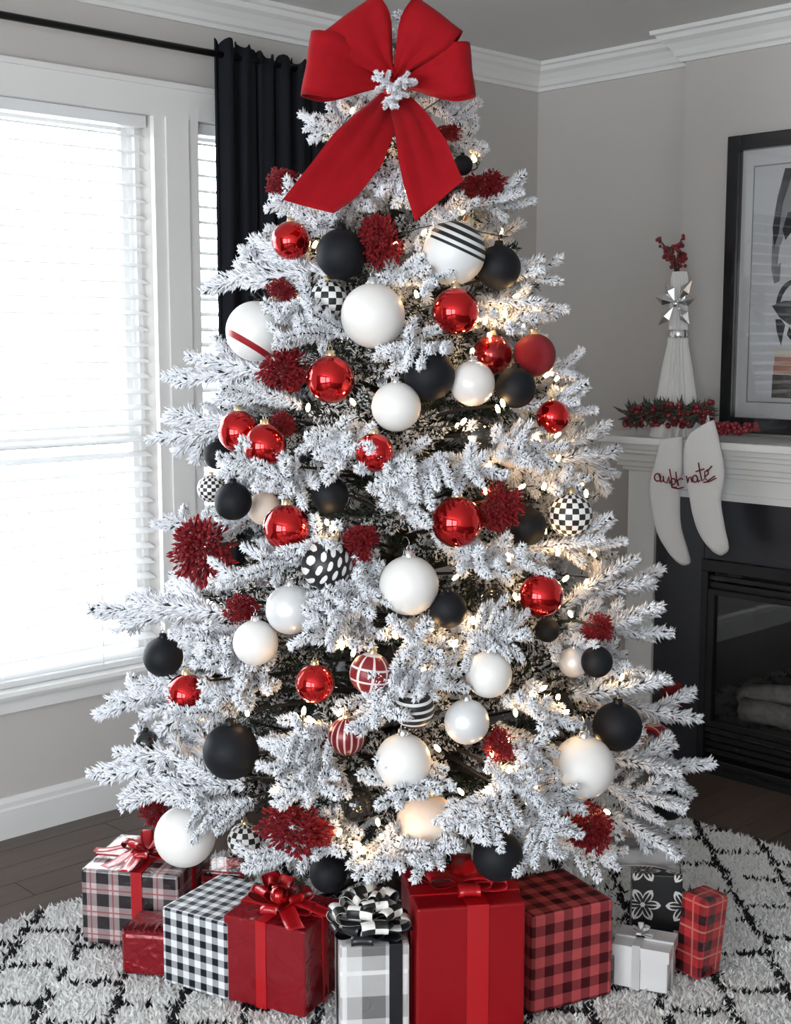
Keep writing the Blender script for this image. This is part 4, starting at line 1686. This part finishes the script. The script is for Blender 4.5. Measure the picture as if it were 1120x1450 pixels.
def loop_rows(c, d, wv, nv, L, W, depth, pinch=.16, n=26, m=9, crease=.0, flare=1.0):
    """ribbon loop leaving c along d; wv across the ribbon, nv toward the viewer"""
    rows = []
    for i in range(n):
        t = i / (n - 1)
        s = math.sin(math.pi * t)
        out = L * (1 - abs(2 * t - 1) ** 2.2)
        h = depth * math.cos(math.pi * t) * (s ** .8) * 1.25
        q = min(1, out / (L * .78))
        half = W / 2 * (pinch + (1 - pinch) * (q * q * (3 - 2 * q))) * (1 + (flare - 1) * q)
        row = []
        for j in range(m):
            v = 2 * j / (m - 1) - 1
            fold = crease * (1 - q) * math.cos(v * 9) + crease * .35 * math.sin(v * 5 + t * 3)
            row.append(np.array(c) + d * out + wv * (v * half) + nv * (h + fold - .10 * L * v * v * q * .3))
        rows.append(row)
    return rows


def pick(ang, tip=0.0):
    """unit vector in the view-facing plane at an angle (degrees, 0 = right, 90 = up), tipped toward the viewer"""
    a = math.radians(ang)
    v = RIGHT * math.cos(a) + UP * math.sin(a)
    v = v * math.cos(tip) - FWD * math.sin(tip)
    return v


# the great bow at the treetop
bc = at_depth(556, 118, 3.27)
root = empty('ribbon_bow', bc)
tag(root, 'huge red velvet bow with two long tails at the treetop', 'bow')
px = 3.27 / F_PX
for (ang, L, W, dep, tip, fl, dc) in ((125, 106, 92, 24, .05, 1.0, .030), (170, 122, 84, 24, .30, 1.0, .0), (54, 108, 78, 24, .05, 1.0, .030), (7, 112, 70, 22, .30, 1.0, .0)):
    d = pick(ang, tip)
    nv = -FWD * math.cos(tip) - (RIGHT * math.cos(math.radians(ang)) + UP * math.sin(math.radians(ang))) * math.sin(tip)
    wv = np.cross(nv, d)
    rows = loop_rows(nv * dc, d, wv, nv, L * px, W * px, dep * px * 1.5, crease=.010, flare=fl)
    ribbon_mesh(rows, .002).obj('loop', 'velvet', root)
for (pts, label) in (([(552, 138, 14), (535, 170, 26), (508, 210, 36), (475, 252, 36), (436, 292, 30)], 0), ([(562, 138, 14), (582, 170, 24), (598, 210, 34), (610, 250, 37), (622, 284, 38)], 1)):
    P = [(at_depth(x, y, 3.25 - .22 * i / 4 - .03 * math.sin(i)) - bc, w_ * px) for i, (x, y, w_) in enumerate(pts)]
    cs = np.array([p for p, _ in P])
    ws = np.array([w_ for _, w_ in P])
    rows = []
    for t in np.linspace(0, 4, 24):
        c = np.array([np.interp(t, range(5), cs[:, q]) for q in range(3)])
        hw = float(np.interp(t, range(5), ws))
        tang = np.array([np.interp(min(4, t + .3), range(5), cs[:, q]) - np.interp(max(0, t - .3), range(5), cs[:, q]) for q in range(3)])
        wv = np.cross(tang, FWD)
        wv /= np.linalg.norm(wv)
        endcut = .030 * max(0, t - 3.0) * (1 if label == 0 else -1) * (-1)
        row = []
        for v in np.linspace(-1, 1, 9):
            row.append(c + wv * v * hw - FWD * (.020 * math.cos(v * 1.3 + t * .9) + .010 * (1 - t / 4) * math.cos(v * 8)) + tang / np.linalg.norm(tang) * v * endcut * (1 if label == 0 else -1))
        rows.append(row)
    ribbon_mesh(rows, .002).obj('tail', 'velvet', root)
kn = MB().sphere((0, 0, 0), 1, 14, 10).obj('knot', 'velvet', root, Matrix.Translation(Vector(-FWD * .01)) @ Matrix.Diagonal((.028, .028, .034, 1)))
# flocked tufts pushed into the bow's middle (tree twigs)
for (x, y, x2, y2) in ((556, 124, 536, 104), (558, 124, 580, 114), (556, 128, 558, 152)):
    add_branch(at_depth(x, y, 3.20), at_depth(x2, y2, 3.13), 7 + (x % 3), 0.3)


# ------------------------------------------------------------------ gifts


def gift_box(root, w, d, h, mat, soft=.006, skew=0.0, name='wrapped_box', top=None):
    """box with its front-left-bottom corner at the origin: x along the front, y away from the front"""
    n = 1
    mb = MB()
    x0, y0, z0, x1, y1, z1 = 0, 0, 0, w, d, h
    v = [(x0, y0, z0), (x1, y0, z0), (x1, y1, z0), (x0, y1, z0), (x0 + skew, y0, z1), (x1 + skew, y0, z1), (x1 + skew, y1, z1), (x0 + skew, y1, z1)]
    f = [(0, 3, 2, 1), (4, 5, 6, 7), (0, 1, 5, 4), (1, 2, 6, 5), (2, 3, 7, 6), (3, 0, 4, 7)]
    ax = [(0, 1), (0, 1), (0, 2), (1, 2), (0, 2), (1, 2)]
    mb.add(v, f, False, [[(v[j][a], v[j][b]) for j in q] for q, (a, b) in zip(f, ax)])
    o = mb.obj(name, mat, root)
    bevel(o, soft, 3)
    # folded flap on a side face
    mb = MB()
    mb.add([(w, d * .08, h * .05), (w + .002, d * .5, h * .52), (w, d * .92, h * .05), (w + .0035, d * .5, h * .05)], [(0, 3, 1), (3, 2, 1), (0, 1, 2, 3)], False, [[(0, 0), (.03, 0), (.03, .05)], [(.03, 0), (.06, 0), (.03, .05)], [(0, 0), (.03, .05), (.06, 0), (.03, 0)]])
    mb.obj('paper_flap', mat, root)
    return o


def gift_root(A, B, label):
    """front edge from floor pixel A to floor pixel B"""
    a, b = on_floor(*A, z=.014), on_floor(*B, z=.014)
    v = b - a
    rz_ = math.atan2(v[1], v[0])
    root = empty('gift', (a[0], a[1], .020), rz_)
    tag(root, label, 'gift', 'wrapped gifts around the tree')
    return root, float(np.hypot(v[0], v[1]))


def band_around(root, w, d, h, x, bw, mat, axis=0, t=.0025, name='ribbon'):
    mb = MB()
    if axis == 0:   # over front, top and back
        mb.box((x - bw / 2, -t, 0.0), (x + bw / 2, 0, h + t)).box((x - bw / 2, 0, h), (x + bw / 2, d + t, h + t)).box((x - bw / 2, d, 0.0), (x + bw / 2, d + t, h))
    else:           # over left, top and right
        mb.box((-t, x - bw / 2, 0.0), (0, x + bw / 2, h + t)).box((0, x - bw / 2, h), (w + t, x + bw / 2, h + t)).box((w, x - bw / 2, 0.0), (w + t, x + bw / 2, h))
    return mb.obj(name, mat, root)


def pom_bow(root, c, R, n, W, mat, seed, flat=.6, tails=0):
    r = random.Random(seed)
    bow = bpy.data.objects.new('bow', None)
    COL.objects.link(bow)
    bow.parent = root
    bow.location = c
    bow.empty_display_size = .02
    for i in range(n):
        lay = i / n
        a = i * 2.399 + r.uniform(-.2, .2)
        el = math.radians(5 + 75 * lay * flat)
        d = np.array([math.cos(a) * math.cos(el), math.sin(a) * math.cos(el), math.sin(el)])
        nv = np.array([-math.cos(a) * math.sin(el), -math.sin(a) * math.sin(el), math.cos(el)])
        wv = np.cross(nv, d)
        L = R * (1 - .25 * lay) * r.uniform(.9, 1.08)
        rows = loop_rows(np.array([0, 0, .006 + .010 * lay]), d, wv, nv, L, W, W * .36, pinch=.45, n=16, m=5)
        ribbon_mesh(rows, .001).obj('loop', mat, bow)
    for i in range(tails):
        a = r.uniform(0, 6.28)
        d = np.array([math.cos(a), math.sin(a), 0])
        wv = np.array([-d[1], d[0], 0])
        rows = [[d * (R * 1.7 * t) + wv * v * W / 2 + np.array([0, 0, .012 + .02 * math.sin(t * 4) * (1 - t)]) for v in np.linspace(-1, 1, 4)] for t in np.linspace(.05, 1, 10)]
        ribbon_mesh(rows, .001).obj('tail', mat, bow)
    return bow


# tartan gift by the window
g, W = gift_root((117, 1338), (262, 1352), 'dark tartan gift with pale shiny top and red ribbon by the baseboard')
W, D, H = .27, .26, .205
gift_box(g, W, D, H, 'tartan_dark', .008)
band_around(g, W, D, H, W * .58, .030, 'red_satin', 0)
band_around(g, W, D, H, D * .45, .030, 'red_satin', 1, .003)
pom_bow(g, (W * .52, D * .45, H + .003), .085, 9, .034, 'red_satin', 3, .5, 3)
# small crumpled red foil gift
g, W = gift_root((172, 1384), (232, 1388), 'small crinkled red foil gift beside the gingham gift')
W, D, H = .125, .14, .115
gift_box(g, W, D, H, 'foil_deep', .014)
mb = MB()
for i in range(9):
    x = W * (i + .5) / 9
    mb.add([(x - .006, .004, H - .001), (x + .006, .004, H - .001), (x + .004 * (-1) ** i, -.012, H + .016), (x, D * .4, H + .004)], [(0, 1, 2), (1, 3, 2), (3, 0, 2), (0, 3, 1)])
mb.obj('gathered_paper', 'foil_deep', g)
# gingham gift
g, W = gift_root((232, 1393), (318, 1419), 'black and white gingham gift without ribbon')
D, H = .24, .195
gift_box(g, W + .01, D, H, 'gingham_bw', .004)
# foil gift with red bow
g, W = gift_root((318, 1418), (432, 1446), 'red foil gift with satin ribbon and red bow beside the gingham gift')
D, H = .20, .215
gift_box(g, W, D, H, 'foil_red', .005)
band_around(g, W, D, H, W * .47, .028, 'red_satin', 0)
band_around(g, W, D, H, D * .5, .028, 'red_satin', 1, .003)
pom_bow(g, (W * .5, D * .42, H + .004), .088, 13, .042, 'red_satin', 5, .9, 2)
MB().sphere((W * .62, D * .15, H + .062), .022, 14, 10).obj('bauble', 'red_ball', g)
# silver plaid gift with checkered bow
g, W = gift_root((482, 1478), (580, 1472), 'silver grey plaid gift with black ribbon and checkered bow')
D, H = .17, .225
gift_box(g, W, D, H, 'tartan_silver', .006)
band_around(g, W, D, H, W * .80, .030, 'black_satin', 0)
band_around(g, W, D, H, D * .45, .032, 'black_satin', 1, .003)
pom_bow(g, (W * .34, D * .25, H + .004), .085, 8, .05, 'black_satin', 8, .25, 2)
pom_bow(g, (W * .42, D * .18, H + .035), .095, 15, .060, 'check_ribbon', 11, 1.0, 0)
# big red gift
g, W = gift_root((590, 1478), (742, 1466), 'largest plain red gift with red ribbon at the front')
D, H = .24, .315
gift_box(g, W, D, H, 'paper_red', .006)
band_around(g, W, D, H, W * .56, .05, 'red_satin', 0)
band_around(g, W, D, H, D * .4, .05, 'red_satin', 1, .003)
pom_bow(g, (W * .50, D * .42, H + .004), .10, 6, .05, 'red_satin', 14, .12, 2)
# red buffalo plaid gift
g, W = gift_root((752, 1442), (866, 1412), 'red buffalo plaid gift beside the plain red gift')
D, H = .22, .245
gift_box(g, W, D, H, 'gingham_red', .008)
# white gift with silver ribbon
g, W = gift_root((868, 1398), (944, 1412), 'small pearl white gift with silver ribbon')
D, H = .11, .105
gift_box(g, W, D, H, 'paper_white', .004)
MB().box((-.004, -.004, H - .026), (W + .004, D + .004, H + .004)).obj('lid', 'paper_white', g)
band_around(g, W + .0, D, H + .004, W * .42, .020, 'silver_ribbon', 0, .0055)
band_around(g, W + .0, D, H + .004, D * .5, .020, 'silver_ribbon', 1, .0055)
pom_bow(g, (W * .42, D * .5, H + .008), .030, 7, .014, 'silver_ribbon', 21, .6, 0)
# snowflake gift
g, W = gift_root((893, 1352), (962, 1356), 'black gift printed with white snowflakes behind the white gift')
W, D, H = .128, .09, .215
gift_box(g, W, D, H, 'snowflake', .004)
# red tartan gift at the right
g, W = gift_root((952, 1376), (988, 1394), 'red and black tartan gift outermost on the right')
D, H = .085, .215
gift_box(g, W, D, H, 'tartan_red', .010, .022)
# striped gift behind
g, W = gift_root((285, 1318), (330, 1322), 'red striped gift tucked behind the gingham gift')
W, D, H = .12, .11, .165
gift_box(g, W, D, H, 'tartan_red', .006)

# pale satin cloth trailing under the tree on the right
rows = []
for t in np.linspace(0, 1, 14):
    row = []
    for v in np.linspace(-1, 1, 10):
        x = 850 + 112 * t
        y = 1205 + 6 * t + v * (14 + 14 * t)
        P = hit(850, 1205, .9)[0] * 0 + at_depth(x, y, 3.12 + .10 * t - .05 * v)
        row.append(P + np.array([0, 0, .010 * math.sin(v * 5 + t * 4)]))
    rows.append(row)
o = ribbon_mesh(rows, .002).obj('satin_ribbon', 'silver_ribbon')
tag(o, 'pale grey satin ribbon end sticking out above the snowflake gift', 'ribbon')

# ------------------------------------------------------------------ stockings and mantel decorations
sx = 4.045


def stocking(nodes, label, letters, tone):
    pts = [on_x(x, y, sx) for (x, y, _, _) in nodes]
    c0 = pts[0]
    root = empty('stocking', c0)
    tag(root, label, 'stocking', 'white knit stockings on the mantel')
    n = 20
    prof_ = []
    ts = np.linspace(0, len(nodes) - 1, 34)
    cs = np.array(pts) - c0
    ws = np.array([w_ for (_, _, w_, _) in nodes]) * 4.95 / 1882
    sl = np.array([s_ for (_, _, _, s_) in nodes])

    def cr(t, arr):
        i = int(min(len(arr) - 2, math.floor(t)))
        f = t - i
        p0, p1, p2, p3 = arr[max(0, i - 1)], arr[i], arr[i + 1], arr[min(len(arr) - 1, i + 2)]
        return .5 * ((2 * p1) + (-p0 + p2) * f + (2 * p0 - 5 * p1 + 4 * p2 - p3) * f * f + (-p0 + 3 * p1 - 3 * p2 + p3) * f ** 3)
    vs, fs = [], []
    for t in ts:
        c = cr(t, cs)
        hw = max(.002, float(cr(t, ws)))
        s_ = float(np.interp(t, range(len(sl)), sl))
        th = .022 * min(1, hw / .045) + .004
        e1 = np.array([0, -math.cos(s_), math.sin(s_)])
        e2 = np.array([-1.0, 0, 0])
        for j in range(n):
            a = 2 * math.pi * j / n
            ca_, sa_ = math.cos(a), math.sin(a)
            vs.append(c + e1 * hw * abs(ca_) ** .8 * (1 if ca_ > 0 else -1) + e2 * th * sa_)
    m_ = len(ts)
    for i in range(m_ - 1):
        for j in range(n):
            a, b = i * n + j, i * n + (j + 1) % n
            fs.append((a, b, b + n, a + n))
    fs.append(tuple(reversed(range(n))))
    fs.append(tuple(range((m_ - 1) * n, m_ * n)))
    MB().add(vs, fs, True).obj('body', 'knit', root)
    # hanging loop
    MB().tube([np.array([-.005, -.02, .0]), np.array([.0, -.03, .03]), np.array([.01, -.02, .045]), np.array([.012, -.012, .02])], .003, 5).obj('hanging_loop', 'knit', root)
    # stitched name
    for stroke in letters:
        q = [on_x(x, y, sx - .031) - c0 for (x, y) in stroke]
        q = [np.array(p_) for p_ in q]
        MB().tube(q, .0026, 5).obj('stitched_letter', 'thread', root)
    return root


def arc(cx, cy, rx, ry, a0, a1, n=9):
    return [(cx + rx * math.cos(math.radians(a)), cy - ry * math.sin(math.radians(a))) for a in np.linspace(a0, a1, n)]


left_letters = [
    arc(931, 676, 4.5, 5.5, 60, 420, 12) + [(936, 683), (939, 680)],
    [(939, 674), (940, 682), (944, 684), (947, 675), (948, 685), (950, 683)],
    arc(953, 682, 3.5, 4.5, 30, 390, 10),
    [(948, 664), (950, 675), (952, 688)], [(957, 668), (958, 680), (960, 688)],
    [(950, 686), (952, 690), (958, 690)],
    [(959, 679), (961, 688)], [(960, 680), (964, 677), (967, 679)],
    [(951, 690), (960, 692), (968, 690)],
]
right_letters = [
    [(972, 674), (974, 684), (975, 677), (978, 675), (980, 683)],
    arc(984, 678, 3.6, 5.0, 40, 400, 11) + [(989, 683), (991, 680)],
    [(989, 655), (991, 668), (994, 681), (997, 679)], [(985, 668), (997, 664)],
    [(998, 675), (1003, 671), (1002, 665), (998, 668), (998, 677), (1002, 681), (1012, 674)],
    [(996, 683), (1004, 682), (1014, 677)], [(1001, 668), (1008, 660)],
]
stocking([(951, 620, 17, .15), (947, 655, 22, .05), (941, 695, 25, -.1), (944, 735, 24, -.3), (952, 766, 27, -.4), (959, 784, 23, -.45), (963, 796, 9, -.45)],
         'white knit stocking on the left with a dark red stitched name', left_letters, 0)
stocking([(993, 606, 22, .55), (993, 630, 28, .3), (997, 668, 31, .05), (998, 705, 25, -.15), (1004, 740, 26, -.3), (1011, 766, 24, -.35), (1015, 782, 9, -.4)],
         'white knit stocking on the right tilted, with a dark red stitched name', right_letters, 1)

# tall white tassel vase with silver star and berries
vx = 4.22
vb = on_x(957, 590, vx)
top_z = float(on_x(957, 385, vx)[2])
root = empty('tassel_vase', (vx, vb[1], SH))
tag(root, 'tall white ribbed tassel cone with silver star on the mantel', 'mantel decoration')
hh = top_z - SH
pxm = 4.95 / 1882
MB().lathe([(0, 0), (34 * pxm, 0), (32 * pxm, .05 * hh), (27 * pxm, .22 * hh), (20 * pxm, .42 * hh), (14 * pxm, .56 * hh), (12.5 * pxm, .66 * hh), (12 * pxm, .8 * hh), (11.5 * pxm, .96 * hh), (9.5 * pxm, hh), (6 * pxm, hh), (5 * pxm, .93 * hh), (0, .92 * hh)], 44, rib=.075).obj('ribbed_body', 'porcelain', root)
MB().lathe([(13.6 * pxm, .60 * hh), (14.6 * pxm, .61 * hh), (14.6 * pxm, .64 * hh), (13.6 * pxm, .65 * hh)], 24).obj('collar', 'silver', root)
for (ax_, ay_) in ((931, 421), (935, 457), (980, 424), (977, 401), (974, 456), (944, 404)):
    c = on_x(957, 430, vx - .045)
    T = on_x(ax_, ay_, vx - .05)
    d = (T - c)
    L = np.linalg.norm(d)
    d /= L
    s_ = c + d * L * .18
    e = c + d * L * 1.15
    nv = np.array([-1., 0, 0])
    wv = np.cross(nv, d)
    off = np.array(root.location)
    mid = (s_ + e) / 2
    w_ = .022
    vs = [s_, mid + wv * w_, e, mid - wv * w_, mid + nv * .012, mid - nv * .006]
    vs = [p - off for p in vs]
    o = MB().add(vs, [(0, 1, 4), (1, 2, 4), (2, 3, 4), (3, 0, 4), (1, 0, 5), (2, 1, 5), (3, 2, 5), (0, 3, 5)]).obj('star_petal', 'silver', root)
MB().sphere(tuple(on_x(957, 430, vx - .05) - np.array(root.location)), .014, 10, 8).obj('star_centre', 'silver', root)
for s_i, sprig in enumerate((((957, 392), (953, 372), (944, 352), (934, 340)), ((957, 392), (958, 370), (962, 350), (965, 338)), ((957, 392), (956, 378), (951, 362), (948, 350)), ((958, 392), (962, 378), (966, 368), (964, 358)))):
    q = [on_x(x, y, vx + .012 * (s_i - 1.5)) - np.array(root.location) for (x, y) in sprig]
    sp_ = MB().tube(q, .003, 5).obj('berry_sprig', 'stem_green', root)
    mb = MB()
    for i in range(26):
        t = random.uniform(.8, 3)
        p = np.array([np.interp(t, range(4), [qq[k] for qq in q]) for k in range(3)]) + rng.normal(0, .008, 3)
        mb.sphere(p, random.uniform(.0055, .009), 7, 5)
    tag(mb.obj('berries', 'berry', sp_), kind='stuff')


def garland(name, xs, ys, hgt, xpos, label, leaves, berries):
    c0 = on_x((xs[0] + xs[-1]) / 2, ys[0], xpos)
    root = empty(name, (c0[0], c0[1], SH))
    tag(root, label, 'garland')
    off = np.array(root.location)
    pts_ = [on_x(x, y, xpos) - off for x, y in zip(xs, ys)]
    MB().tube(pts_, .004, 5).obj('stem', 'stem_green', root)
    mb = MB()
    for i in range(berries):
        t = random.uniform(0, len(pts_) - 1)
        p = np.array([np.interp(t, range(len(pts_)), [q_[k] for q_ in pts_]) for k in range(3)])
        p = p + np.array([random.uniform(-.045, .02), random.uniform(-.012, .012), random.uniform(-hgt, hgt)])
        p[2] = max(p[2], .010)
        mb.sphere(p, random.uniform(.007, .012), 8, 6)
    tag(mb.obj('berries', 'berry', root), kind='stuff')
    if leaves:
        V, Fc = [], []
        for i in range(leaves):
            t = random.uniform(0, len(pts_) - 1.3)
            p = np.array([np.interp(t, range(len(pts_)), [q_[k] for q_ in pts_]) for k in range(3)])
            d = np.array([random.uniform(-1, .5), random.uniform(-1, 1), random.uniform(-.6, .8)])
            d /= np.linalg.norm(d)
            L = random.uniform(.03, .07)
            e = np.cross(d, rng.normal(size=3))
            e /= np.linalg.norm(e)
            g_ = np.cross(d, e)
            p = p + d * random.uniform(.0, .02) + np.array([-.01, 0, .004])
            p[2] = max(p[2], .012)
            tip_ = p + d * L
            tip_[2] = max(tip_[2], .006)
            m_ = (p + tip_) / 2
            k = len(V)
            V += [p, m_ + e * .006, tip_, m_ - e * .006, m_ + g_ * .002, m_ - g_ * .002]
            Fc += [[k, k + 1, k + 4], [k + 1, k + 2, k + 4], [k + 2, k + 3, k + 4], [k + 3, k, k + 4], [k, k + 5, k + 1], [k + 1, k + 5, k + 2], [k + 2, k + 5, k + 3], [k + 3, k + 5, k]]
        me = tri_mesh('leaves', np.array(V), np.array(Fc))
        tag(link('leaves', me, 'leaf', root), kind='stuff')
    return root


garland('berry_garland', [892, 915, 940, 965, 990, 1008], [592, 588, 585, 588, 588, 584], .042, 4.135, 'red berry and greenery garland lying on the mantel', 420, 200)
garland('berry_strand', [1004, 1025, 1050, 1078], [606, 606, 606, 606], .016, 4.14, 'short strand of red berries under the framed print', 0, 120)
